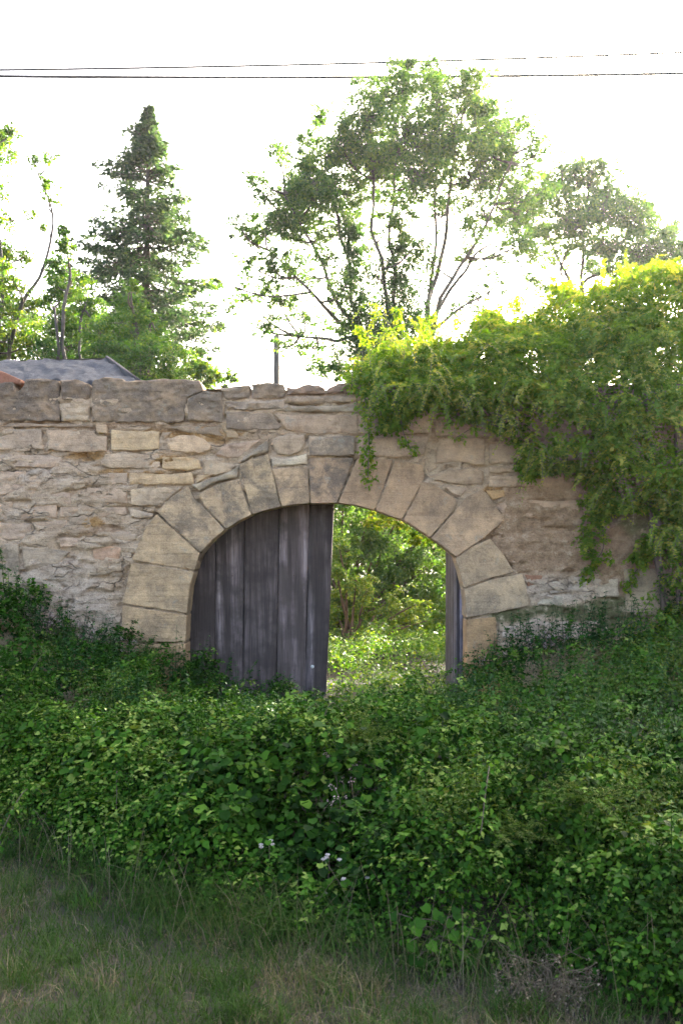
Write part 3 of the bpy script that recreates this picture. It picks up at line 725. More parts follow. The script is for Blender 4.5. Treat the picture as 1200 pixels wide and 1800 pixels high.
# ------------------------------------------------------------------ foliage tools
def cluster(acc, c, r, n, size, kind='quad', up=.7, out=.7, droop=.35, flat=(1, 1, 1), tint=(0, 1), shell=.55, width=1.0):
    """leaves filling the outer part of an ellipsoid clump"""
    d = rdir(n); q = (shell + (1 - shell) * rng.random((n, 1))) ** .7
    pos = c + d * q * r * np.array(flat)
    nr = d * out + np.array([0, 0, up]) + rng.normal(size=(n, 3)) * .45
    tp = d + rng.normal(size=(n, 3)) * .6 - np.array([0, 0, droop])
    s = size * rng.uniform(.6, 1.25, n)
    leaves(acc, pos, nr, tp, s, np.clip(rng.normal((tint[0] + tint[1]) / 2, (tint[1] - tint[0]) / 3.2, n), 0, 1), kind, width)

def spray(acc, p0, dirv, length, pairs, size, kind='quad', droop=.5, tint=(.2, .9), tacc=None, width=1.0):
    """arching shoot with leaflets in two ranks"""
    d = norm(np.asarray(dirv, float)); f = np.linspace(.12, 1, pairs)[:, None]
    ax = p0 + d * length * f + np.array([0, 0, -1.]) * droop * length * f ** 2
    tg = norm(d + np.array([0, 0, -2.]) * droop * f)
    sd_ = norm(np.cross(tg, np.array([0, 0, 1.]))); up = np.cross(sd_, tg)
    sg = np.where(np.arange(2 * pairs) % 2, 1., -1.)[:, None]
    pos = np.repeat(ax, 2, 0) + rng.normal(size=(2 * pairs, 3)) * size * .12; T2 = np.repeat(tg, 2, 0); S2 = np.repeat(sd_, 2, 0); U2 = np.repeat(up, 2, 0)
    tip = S2 * sg * .9 + T2 * .6 - np.array([0, 0, .25]) + rng.normal(size=(2 * pairs, 3)) * .22
    nr = U2 + S2 * sg * -.15 + rng.normal(size=(2 * pairs, 3)) * .28
    sz = size * (1 - .45 * np.repeat(f[:, 0], 2) ** 2) * rng.uniform(.75, 1.2, 2 * pairs)
    t0 = rng.uniform(*tint); leaves(acc, pos, nr, tip, sz, np.clip(t0 + rng.normal(size=2 * pairs) * .10 + .12 * np.repeat(f[:, 0], 2), 0, 1), kind, width)
    if tacc is not None: tube(tacc, np.concatenate([[p0], ax[::2], ax[-1:]]), .0025, 3, .3)

def crown_blob(leafacc, twigacc, c, r, n_cl, n_leaf, size, root=None, kind='quad', tint=(0, 1), cl_r=.27, depth=1.0):
    """a branch end: several leafy twigs spread through a rough ball, joined to root by twigs"""
    tb_ = rng.uniform(-.15, .15)
    s = root if root is not None else c
    hubs = [c + rdir(1)[0] * r * rng.uniform(.2, .65) for _ in range(max(2, n_cl // 6))]
    if twigacc is not None:
        for h in hubs:
            tube(twigacc, curve_pts([s, (s + h) / 2 + rng.normal(size=3) * r * .10, h], 5), np.linspace(.020, .009, 5) * max(r, .4), 3)
    for q in range(n_cl):
        h = hubs[q % len(hubs)]
        p = h + rng.normal(size=3) * r * np.array([.42, .42 * depth, .36])
        rr = r * cl_r * rng.uniform(.45, 1.3)
        cluster(leafacc, p, rr, max(4, int(n_leaf * rng.uniform(.5, 1.4))), size, kind, flat=(1.15, 1.15, .7), tint=(tint[0] + tb_, tint[1] + tb_), shell=.1)
        if twigacc is not None:
            tube(twigacc, np.array([h, (h + p) / 2 + rng.normal(size=3) * r * .06, p]), np.array([.009, .006, .003]) * max(r, .4), 3)

def tree_at(name, label, cat, y, base_px, stems, blobs, lm, size, dens=1.0, group=None, kind='quad', tint=(0, 1), stem_r=.12, ivy=(), bark=None, spread=.9):
    """stems: list of [(px,py,dy),...] polylines; blobs: (px, py, rpx, fullness, tint shift)"""
    bx_ = P(base_px, 1000, y); gz = float(ground_z(np.array([bx_[0]]), np.array([y]))[0])
    root = thing(name, label, cat, (bx_[0], y, gz), group)
    T = Acc(); L = Acc()
    ends = []
    d0 = y - CAM[1]
    for k, st in enumerate(stems):
        pts = [np.array([bx_[0] + rng.uniform(-.2, .2), y + rng.uniform(-.2, .2), gz - .1])] + [P(a, b, y + (c if len(t_) > 2 else 0)) for t_ in st for a, b, c in [(t_ + (0,))[:3] if len(t_) == 2 else t_]]
        cp = curve_pts(pts, 22, .12, k * 7)
        tube(T, cp, np.linspace(stem_r * rng.uniform(.8, 1.15), stem_r * .2, 22), 7)
        ends.append(cp[6:])
    allend = np.concatenate(ends)
    for b in blobs:
        px_, py_, rp = b[:3]; full = b[3] if len(b) > 3 else 1.0; ts = b[4] if len(b) > 4 else 0.0
        if full < .55: full = min(.55, full * 1.7)
        r = rp / FPX * d0
        c = P(px_, py_, y + rng.uniform(-1, 1) * spread * 1.2)
        # nearest stem point that lies below
        dd = np.linalg.norm(allend - c, axis=1) + 1.5 * np.maximum(0, allend[:, 2] - c[2] + .2)
        s = allend[np.argmin(dd)]
        mid = (s + c) / 2 + np.array([rng.uniform(-.1, .1), rng.uniform(-.1, .1), -.12 * np.linalg.norm(c - s)])
        cp = curve_pts([s, mid, c], 9, .05, int(px_)); tube(T, cp, np.linspace(.036, .014, 9) * (stem_r / .085), 5)
        ncl = max(4, int(46 * full * dens * (r / .7) ** 2 + 5 * full + 2))
        crown_blob(L, T, c, r, ncl if full > .56 else int(ncl * 2.0), 38 if full > .56 else 14, size, cp[6], kind, (tint[0] + ts, tint[1] + ts))
    for px_, py_, rp in ivy:
        r = rp / FPX * d0
        for q in range(int(22 * max(1, (r / .35) ** 1.3))):
            c = P(px_ + rng.normal() * rp * .45, py_ + rng.normal() * rp * .5, y + rng.normal() * r * .5)
            cluster(L, c, r * .42, 44, size * .9, kind, tint=(-.2, .35), shell=.1)
    part('trunk', T.mesh('trunk'), bark or M['bark'], root)
    part('crown', L.mesh('crown'), lm, root)
    return root

# big multi-stemmed tree
tree_at('broadleaf_tree', 'tall hazy many-stemmed broadleaf tree with ivy-clad trunks above the gateway', 'tree', 14.0, 690,
    [[(640, 640), (622, 540), (606, 430, .4), (572, 300, .6), (560, 240)], [(690, 620), (690, 520), (684, 400), (700, 280, -.4), (712, 130)],
     [(735, 640), (762, 500, .3), (786, 380), (800, 280), (828, 150)], [(750, 620), (800, 480, -.4), (850, 390), (905, 270)], [(740, 640), (775, 540), (830, 450, .5), (885, 420)],
     [(640, 640), (585, 560), (535, 505, -.5), (470, 440)], [(650, 640), (600, 540), (545, 430), (500, 340)], [(690, 600), (660, 440, -.5), (650, 320), (655, 170)],
     [(745, 640), (752, 540), (770, 440), (765, 300), (770, 150)], [(745, 650), (790, 560), (850, 520)], [(640, 640), (590, 600), (530, 590)]],
    [(716, 108, 17), (712, 132, 26), (762, 130, 30), (824, 132, 20), (850, 190, 30), (690, 280, 44), (770, 270, 44), (630, 250, 44), (560, 340, 40), (500, 380, 36), (860, 270, 40), (700, 170, 48), (765, 175, 50), (828, 155, 40), (655, 165, 34), (645, 205, 48), (720, 230, 62), (800, 235, 62), (868, 225, 52), (915, 215, 26, .5), (940, 240, 24, .4),
     (566, 215, 24, .6), (600, 262, 54), (545, 295, 46), (515, 335, 44), (585, 335, 58), (655, 300, 60), (740, 310, 58), (828, 310, 62), (895, 300, 48, .8), (930, 290, 34, .5), (480, 262, 18, .35), (452, 312, 20, .3),
     (540, 375, 46), (610, 390, 46, .7), (690, 385, 44, .6), (770, 375, 40, .5), (850, 375, 42, .5), (905, 365, 40, .5), (470, 395, 36, .9), (440, 420, 26, .7), (520, 420, 40, .6), (440, 470, 26, .6), (480, 470, 32, .7), (430, 520, 26, .5), (405, 540, 18, .3), (378, 490, 16, .2),
     (485, 520, 36, .7), (545, 480, 36, .4), (470, 565, 26, .4), (530, 555, 36, .5), (585, 520, 30, .4), (500, 610, 28, .35), (550, 615, 36, .5), (590, 640, 34, .6), (615, 655, 30, .6), (560, 650, 28, .4), (640, 440, 30, .4), (730, 430, 28, .4), (660, 480, 26, .3), (580, 450, 36, .5), (760, 460, 26, .25), (610, 500, 26, .4), (560, 420, 30, .5), (830, 400, 30, .4), (925, 340, 30, .5), (945, 270, 22, .4), (960, 330, 20, .3), (510, 470, 30, .5), (600, 570, 30, .5), (460, 340, 24, .4), (420, 390, 18, .3), (500, 270, 22, .5), (535, 240, 18, .4), (820, 440, 30, .3), (880, 440, 32, .3), (870, 490, 26, .25), (835, 520, 28, .25), (915, 430, 26, .35), (800, 540, 24, .2)],
    M['tree'], .078, 1.6, stem_r=.085, ivy=[(616, 410, 16), (620, 440, 22), (620, 480, 28), (626, 520, 32), (632, 560, 36), (706, 430, 22), (704, 460, 30), (704, 495, 38), (700, 530, 46), (690, 570, 54), (650, 590, 50), (725, 585, 46), (680, 615, 66), (630, 620, 46)])
# right hand tree
tree_at('broadleaf_tree', 'smaller hazy spreading tree behind the overgrown right end of the wall', 'tree', 21.0, 1010,
    [[(1022, 560), (1022, 480), (1024, 400), (1035, 300)], [(1000, 560), (1000, 500), (975, 440), (950, 380)], [(1005, 540), (985, 480), (1000, 420), (990, 350)], [(1010, 560), (1070, 470), (1110, 400)], [(1000, 560), (960, 505), (915, 470)], [(1080, 560), (1110, 480), (1150, 410)]],
    [(1040, 298, 30), (1010, 320, 40), (965, 335, 40), (1070, 335, 46), (925, 375, 36), (1000, 380, 48), (1050, 380, 46), (1105, 385, 44), (1140, 395, 34), (1160, 435, 36), (1115, 440, 44), (1070, 430, 40), (960, 410, 38, .7, .2), (935, 445, 30, .4, .2), (975, 460, 26, .4, .3), (900, 395, 30, .7), (890, 360, 24, .5), (1185, 465, 30), (1140, 480, 40), (1090, 480, 36, .6), (940, 490, 22, .3), (985, 290, 22, .5), (955, 500, 24, .3, .2), (1175, 410, 30, .8), (1195, 435, 34), (1130, 360, 30, .8), (905, 340, 30, .7), (880, 385, 28, .6), (920, 420, 30, .6), (1040, 460, 34, .6), (1010, 430, 34, .6)],
    M['tree'], .086, 1.5, stem_r=.085, tint=(0, .9))
# trees and shrubs at the left
tree_at('young_tree', 'sparse yellow-green young tree cut off by the left edge of the picture', 'tree', 11.0, -30,
    [[(0, 560), (-10, 400), (-20, 250)], [(20, 600), (70, 480), (95, 380), (72, 310)], [(-20, 600), (-60, 450), (-90, 300)]],
    [(-5, 250, 36, .9), (-20, 300, 42, .8), (-70, 270, 60), (20, 232, 14, .4), (60, 285, 17, .2), (95, 280, 18, .22), (78, 325, 20, .22), (92, 345, 14, .15), (55, 375, 16, .12), (70, 400, 10, .1), (-60, 380, 60), (5, 385, 20, .2),
     (5, 440, 34, .8, .2), (40, 452, 18, .4, .1), (20, 490, 30, .6, .2), (0, 530, 50, 1, .25), (45, 545, 36, .8, .25), (20, 590, 50, 1, .2), (-50, 560, 70), (60, 600, 40, 1, .1), (10, 635, 50)],
    M['shrub'], .070, 2.1, stem_r=.06, tint=(.1, .95))
tree_at('shrub', 'bright green columnar shrub between the young tree and the conifer', 'shrub', 9.0, 125,
    [[(115, 600), (116, 480), (116, 415)], [(140, 600), (160, 560)], [(100, 600), (95, 540)]],
    [(114, 412, 13, .8), (116, 438, 20), (108, 468, 24), (125, 490, 28), (112, 520, 38), (150, 530, 34), (100, 560, 42), (150, 570, 44), (118, 605, 50), (175, 600, 38), (90, 630, 40), (150, 640, 44), (190, 635, 34), (95, 500, 14, .3)],
    M['shrub'], .058, 2.6, stem_r=.05, tint=(.0, .75))
tree_at('shrub', 'rounded green shrub in front of the conifer beside the shed roof', 'shrub', 8.0, 250,
    [[(240, 620), (235, 550), (234, 500)], [(260, 620), (275, 580)]],
    [(236, 500, 16, .8, .2), (226, 530, 26), (245, 545, 30), (215, 565, 34), (262, 575, 36), (240, 600, 44), (205, 610, 40), (280, 615, 34), (250, 645, 48), (300, 645, 30), (215, 650, 40)],
    M['shrub'], .054, 2.8, stem_r=.05, tint=(.0, .7))
tree_at('shrub', 'small pale green shrub beyond the wall just right of the conifer', 'shrub', 14.0, 350,
    [[(350, 680), (345, 640)], [(370, 680), (395, 655)]],
    [(330, 640, 24), (352, 645, 22), (320, 665, 28), (375, 655, 18, .7), (400, 662, 13, .4), (412, 668, 10, .4), (350, 668, 26), (388, 675, 18, .6), (290, 665, 26)],
    M['shrub'], .075, 1.8, stem_r=.05, tint=(.1, .9))

# conifer
def conifer():
    y = 17.0; top = P(262, 178, y); base = P(250, 690, y)
    gz = float(ground_z(np.array([base[0]]), np.array([y]))[0])
    root = thing('conifer', 'tall dark blue-green conifer with drooping branches left of the gateway', 'tree', (base[0], y, gz))
    T = Acc(); L = Acc()
    tube(T, curve_pts([(base[0], y, gz - .1), ((base[0] + top[0]) / 2, y, (gz + top[2]) / 2), top], 20), np.linspace(.24, .015, 20), 8)
    Ht = top[2] - gz
    d0 = y - CAM[1]
    prof_py = [178, 215, 260, 320, 380, 430, 480, 520, 560, 600, 640, 700]
    prof_l = [1, 9, 30, 56, 84, 104, 116, 118, 112, 106, 100, 94]; prof_r = [1, 9, 18, 36, 54, 68, 82, 88, 90, 90, 88, 80]
    py_ = 190.0
    while py_ < 690:
        c = P(262 - (py_ - 178) * .02, py_, y)
        nb = 11 if py_ > 260 else 6
        for b in range(nb):
            th = rng.uniform(0, 2 * np.pi); cx, sy = np.cos(th), np.sin(th)
            lp = np.interp(py_, prof_py, prof_l); rp = np.interp(py_, prof_py, prof_r)
            ln = ((lp if cx < 0 else rp) * abs(cx) + .5 * (lp + rp) * abs(sy)) / FPX * d0 * rng.choice([.6, .85, 1.0, 1.15, 1.3])
            dirv = np.array([cx, sy, 0])
            tipz = (rng.uniform(-.34, -.02) if py_ > 330 else rng.uniform(.05, .5)) * ln
            p1 = c + dirv * ln * .55 + np.array([0, 0, tipz * .9]); p2 = c + dirv * ln + np.array([0, 0, tipz * .75])
            cp = curve_pts([c, p1, p2], 8); tube(T, cp, np.linspace(.03, .006, 8), 3)
            ns = int(26 + 74 * ln)
            f = rng.uniform(.12, 1.0, ns) ** .8
            idx = np.clip((f * 7).astype(int), 0, 6); fr = (f * 7 - idx)[:, None]
            bp = cp[idx] * (1 - fr) + cp[idx + 1] * fr
            side = np.array([-sy, cx, 0])
            sp = (rng.uniform(-1, 1, ns) * (1.05 - f) * .30 * min(ln, 1.6) + rng.normal(size=ns) * .04)[:, None] * side
            bp = bp + sp + np.stack([np.zeros(ns), np.zeros(ns), -np.abs(rng.normal(size=ns)) * .07], -1)
            tp = dirv * .8 + side * np.sign(sp @ side)[:, None] * .8 + np.array([0, 0, -.35]) + rng.normal(size=(ns, 3)) * .35
            leaves(L, bp, np.array([0, 0, 1.]) + rng.normal(size=(ns, 3)) * .6, tp, rng.uniform(.09, .18, ns), np.clip(rng.normal(.5, .28, ns), 0, 1), 'lance', 1.6)
        py_ += rng.uniform(12, 18) if py_ > 260 else rng.uniform(5, 9)
    part('trunk', T.mesh('trunk'), M['bark'], root); part('crown', L.mesh('crown'), M['conifer'], root)
conifer()

# shrubs and ground cover seen through the gateway
def mass(name, label, y, pts, size, lm, group=None, kind='quad', tint=(0, 1), n=70, cat='shrub', hang=False):
    c0 = P(pts[0][0], pts[0][1], y); gz = float(ground_z(np.array([c0[0]]), np.array([y]))[0])
    root = thing(name, label, cat, (c0[0], y, gz), group)
    T = Acc(); L = Acc(); d0 = y - CAM[1]
    for px_, py_, rp in pts:
        r = rp / FPX * d0; c = P(px_, py_, y + rng.uniform(-.4, .4))
        st = curve_pts([P(860, 900, y), P(820, 915, y), c], 8, .03) if hang else curve_pts([(c0[0] + rng.uniform(-.3, .3), y + rng.uniform(-.2, .2), gz - .05), ((c0[0] + c[0]) / 2, y, (gz + c[2]) / 2 + .1), c], 8, .05)
        tube(T, st, np.linspace(.014 if hang else .04, .006, 8), 5)
        crown_blob(L, T, c, r, int(20 * (r / .5) ** 1.5) + 6, n, size, c, kind, tint, .36)
    part('stem', T.mesh('stem'), M['twig'], root); part('foliage', L.mesh('foliage'), lm, root)
mass('garden_shrub', 'dense dark green shrub filling the view through the open gateway', 7.5,
     [(600, 900, 40), (650, 920, 46), (700, 960, 50), (640, 980, 50), (600, 1000, 46), (690, 1030, 50), (750, 1000, 50), (640, 1050, 46), (590, 1070, 40), (740, 1070, 46), (690, 1090, 44), (800, 1040, 46), (800, 960, 46), (760, 920, 46), (560, 960, 46), (540, 1040, 46), (700, 880, 50), (780, 1095, 40), (600, 850, 50), (500, 900, 60), (850, 1000, 50), (660, 860, 50), (730, 850, 50), (800, 880, 60), (640, 940, 40), (720, 990, 40), (670, 1010, 40), (610, 950, 40), (770, 1040, 40), (560, 900, 40)], .06, M['tree'], n=66, tint=(.3, 1.1))
mass('garden_shrub', 'sunlit yellow-green branch hanging behind the upper right of the gateway', 2.6,
     [(760, 935, 20), (700, 922, 20), (660, 915, 16), (735, 950, 14), (785, 960, 16), (800, 925, 30), (740, 905, 26), (680, 900, 18), (790, 985, 10)], .055, M['ivy'], n=40, tint=(.3, 1), hang=True)
mass('garden_shrub', 'tall leafy bush at the back of the garden closing the view through the gateway', 11.0,
     [(600, 880, 60), (680, 880, 60), (760, 900, 60), (830, 920, 60), (600, 980, 60), (690, 980, 60), (780, 990, 60), (850, 1000, 60), (640, 1060, 56), (730, 1060, 56), (810, 1060, 56), (550, 930, 60), (560, 1040, 50), (720, 930, 50), (640, 930, 50), (470, 930, 70), (470, 1040, 60), (370, 960, 80), (380, 1060, 60), (280, 960, 80), (280, 1060, 60), (930, 980, 80), (1000, 1000, 80)], .085, M['shrub'], n=62, tint=(.1, .8))
mass('garden_shrub', 'leafy green bush added behind the right gate leaf to shade the garden', 4.6,
     [(830, 1060, 50), (800, 1020, 44), (850, 980, 60), (900, 1000, 70), (810, 940, 40), (880, 920, 70), (960, 960, 80), (950, 860, 80), (1030, 900, 90), (880, 840, 60), (960, 780, 70), (1040, 800, 80), (1120, 880, 90), (770, 1085, 30)], .06, M['shrub'], n=46, tint=(0, .7))  # mostly hidden by the wall; added to cast shade over the garden floor
mass('garden_shrub', 'wild feathery weeds standing up in the middle of the gateway view', 5.4,
     [(610, 1090, 26), (640, 1070, 24), (600, 1050, 24), (660, 1095, 24), (690, 1085, 26), (720, 1095, 28), (625, 1020, 20), (755, 1090, 26), (590, 1000, 22), (600, 960, 20), (650, 1040, 24), (690, 1050, 24), (620, 1110, 26), (600, 1120, 26), (670, 1120, 24), (740, 1060, 22), (590, 1080, 24)], .05, M['shrub'], n=40, tint=(.3, 1.1))
A = Acc()
n_ = 1800
xx = rng.uniform(-2.6, 3.2, n_); yy_ = rng.uniform(.65, 8.5, n_) 
zz = ground_z(xx, yy_) + .10 + .42 * (fbm(np.stack([xx * 1.5, yy_ * 1.5], -1), 71, 3) + .4) + .02 * yy_
tt = vnoise(np.stack([xx * .8, yy_ * .8], -1), 77)
for x_, y_, z_, t_ in zip(xx, yy_, zz, tt):
    if -1.7 < x_ < -.2 and y_ < 1.2: continue
    cluster(A, np.array([x_, y_, z_]), rng.uniform(.12, .26), 26, rng.uniform(.03, .055), 'quad', up=1.0, tint=(.15 + .2 * t_, .9 + .2 * t_), shell=.2)
link('garden_ground_cover', A.mesh('garden_ground_cover'), M['shrub'], kind='stuff', label='sunlit leafy ground cover on the garden floor behind the gateway')

# ------------------------------------------------------------------ ivy over the right end of the wall
def ivy_mass():
    outl = np.array([(612, 672), (640, 640), (690, 610), (740, 596), (800, 575), (860, 560), (920, 540), (980, 524), (1050, 500), (1120, 486), (1210, 476), (1285, 472), (1285, 1230), (1190, 1225), (1120, 1210), (1086, 1150), (1110, 1096),
                     (1165, 1060), (1172, 1010), (1140, 985), (1105, 1010), (1100, 995), (1140, 960), (1160, 920), (1120, 890), (1080, 900), (1066, 930), (1046, 985), (1030, 1000), (1040, 940), (1036, 880), (1000, 860), (955, 845), (930, 810), (895, 780), (850, 752), (800, 745), (770, 735), (735, 745), (700, 775), (660, 720), (625, 700)], float)
    root = thing('ivy', 'huge sunlit yellow-green climber spilling over the right end of the wall', 'climbing plant', (2.6, .3, .4))
    L = Acc(); T = Acc()
    lo, hi = outl.min(0), outl.max(0)
    pts = rng.uniform(lo, hi, (9400, 2)); pts = pts[inside(pts, outl)]
    more = rng.uniform((600, 470), (1285, 720), (4200, 2)); pts = np.concatenate([pts, more[inside(more, outl)]])
    dist = seg_dist(pts, outl)
    TH = np.clip(dist / 90, .12, 1); FA = np.clip((690 - pts[:, 1]) / 150, 0, 1); U1 = rng.random(len(pts))
    YY = np.where(pts[:, 1] > 690, -.10 - U1 * .75 * TH, -.85 * TH * (1 - .55 * FA) + U1 * (.6 + 1.4 * FA + .85 * TH * (1 - .55 * FA)))
    LU = vnoise(np.stack([pts[:, 0] / 42, pts[:, 1] / 30, YY * 2], -1), 88); DX = vnoise(pts / 50, 95); DZ = vnoise(pts / 45 + [0, 9], 96)
    for k in range(len(pts)):
        (px_, py_), dd, thick, y, lump = pts[k], dist[k], TH[k], YY[k], LU[k]
        if rng.random() > (.74 if py_ > 690 else .92) + .95 * lump and dd > 14: continue
        c = P(px_ + 30 * DX[k] * (py_ > 640), py_ + 34 * DZ[k], y)
        r = rng.uniform(.07, .17) * (.5 + .5 * thick)
        sz = rng.uniform(.036, .056)
        if rng.random() < .75:
            a = rng.uniform(0, 6.283); up_ = rng.uniform(-.1, .7) if py_ > 640 else rng.uniform(.2, 1.3)
            spray(L, c, (math.cos(a) * .9, math.sin(a) * .6 - .6, up_), rng.uniform(.16, .40) * (.5 + .5 * thick), 11, sz, 'quad', rng.uniform(.35, .9), (.2 + .3 * lump + .2 * (py_ < 620), .95 + .2 * lump), T if rng.random() < .05 else None, 1.0)  # fresh upper shoots tinted yellower, which also paints in the sunlit top
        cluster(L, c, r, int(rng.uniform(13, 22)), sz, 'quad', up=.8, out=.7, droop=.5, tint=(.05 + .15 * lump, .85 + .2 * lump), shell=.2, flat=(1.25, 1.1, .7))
    # long feathery shoots reaching out of the mass
    OT = outl[:11]
    for k in range(260):
        if k < 130:
            px_ = rng.uniform(650, 1240); c = P(px_, np.interp(px_, OT[:, 0], OT[:, 1]) + rng.uniform(0, 26), rng.uniform(-.3, .9)); dv = (rng.normal() * .7, -.3 + rng.normal() * .5, rng.uniform(.5, 1.4)); dr = rng.uniform(.2, .6)
        else:
            px_ = rng.uniform(640, 1240); lo_ = np.interp(px_, [640, 760, 850, 950, 1030, 1100, 1240], [690, 725, 740, 810, 850, 890, 1100]); c = P(px_, rng.uniform(lo_ - 160, lo_ - 10), -.35 - rng.random() * .35); dv = (rng.normal() * .7, -.9, rng.uniform(-.1, .6)); dr = rng.uniform(.6, 1.1)
        spray(L, c, dv, rng.uniform(.25, .5), 15, rng.uniform(.036, .052), 'quad', dr, (.45, 1.0), T, .9)
    for k in range(760):
        px_ = rng.uniform(1275, 1560); py_ = rng.uniform(485, 1210); yq = rng.uniform(-.75, -.1) if py_ > 690 else rng.uniform(-.5, 1.3)
        cluster(L, P(px_, py_ + (px_ - 1275) * .25 * (py_ < 690), yq), rng.uniform(.12, .22), 26, rng.uniform(.05, .07), 'quad', tint=(.1, .9), shell=.2)
    # the body of the plant lying along the wall top
    for px_ in rng.uniform(630, 1285, 860):
        top_ = np.interp(px_, [630, 700, 800, 900, 1000, 1100, 1285], [650, 625, 600, 575, 550, 525, 505]); c = P(px_, rng.uniform(top_, 690), rng.uniform(.15, .8))
        cluster(L, c, rng.uniform(.10, .2), 26, rng.uniform(.035, .05), 'quad', tint=(.1, .8), shell=.15)
    # hanging tuft and loose sprays at the left end
    for ctrl, nn_, rr in [([(640, 690, -.25), (648, 760, -.22), (646, 840, -.18)], 26, .085), ([(700, 720, -.3), (710, 765, -.25), (722, 790, -.2)], 8, .07), ([(660, 690, -.3), (670, 730, -.3)], 9, .09),
                      ([(1050, 880, -.2), (1060, 960, -.12), (1035, 995, -.08)], 14, .05), ([(1160, 960, -.2), (1120, 1000, -.12), (1098, 1032, -.09)], 12, .05), ([(1175, 1010, -.2), (1110, 1100, -.2)], 8, .08), ([(900, 760, -.3), (850, 745, -.25), (800, 770, -.1)], 9, .06),
                      ([(690, 600, .3), (645, 590, .1), (632, 572, .1)], 9, .06), ([(720, 600, .4), (700, 560, .4), (697, 548, .4)], 7, .05), ([(740, 600, .4), (745, 570, .4), (752, 560, .4)], 6, .06), ([(640, 660, .1), (622, 640, .0), (618, 680, -.15)], 9, .07), ([(930, 560, .8), (905, 530, .8), (900, 540, .8)], 7, .08)]:
        cp = curve_pts([P(*q) for q in ctrl], max(nn_, 4)); tube(T, cp, .006, 4)
        for c in cp: cluster(L, c + rng.normal(size=3) * .03, rr * rng.uniform(.7, 1.3), 22, .045, 'ovate', tint=(.2, 1), shell=.2)
    # woody stems climbing the wall
    for x0, x1 in ((1185, 1100), (1195, 1180), (1230, 1000), (1215, 1240)):
        cp = curve_pts([P(x0, 1240, -.12), P((x0 * 2 + x1) / 3, 1000, -.14), P((x0 + x1) / 2, 800, -.12), P(x1, 690, -.12)], 24, .04, x0)
        W = Acc(); tube(W, cp, np.linspace(.03, .012, 24), 6); part('stem', W.mesh('stem'), M['twig'], root)
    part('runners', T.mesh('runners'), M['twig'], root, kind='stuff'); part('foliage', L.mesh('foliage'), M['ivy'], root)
ivy_mass()

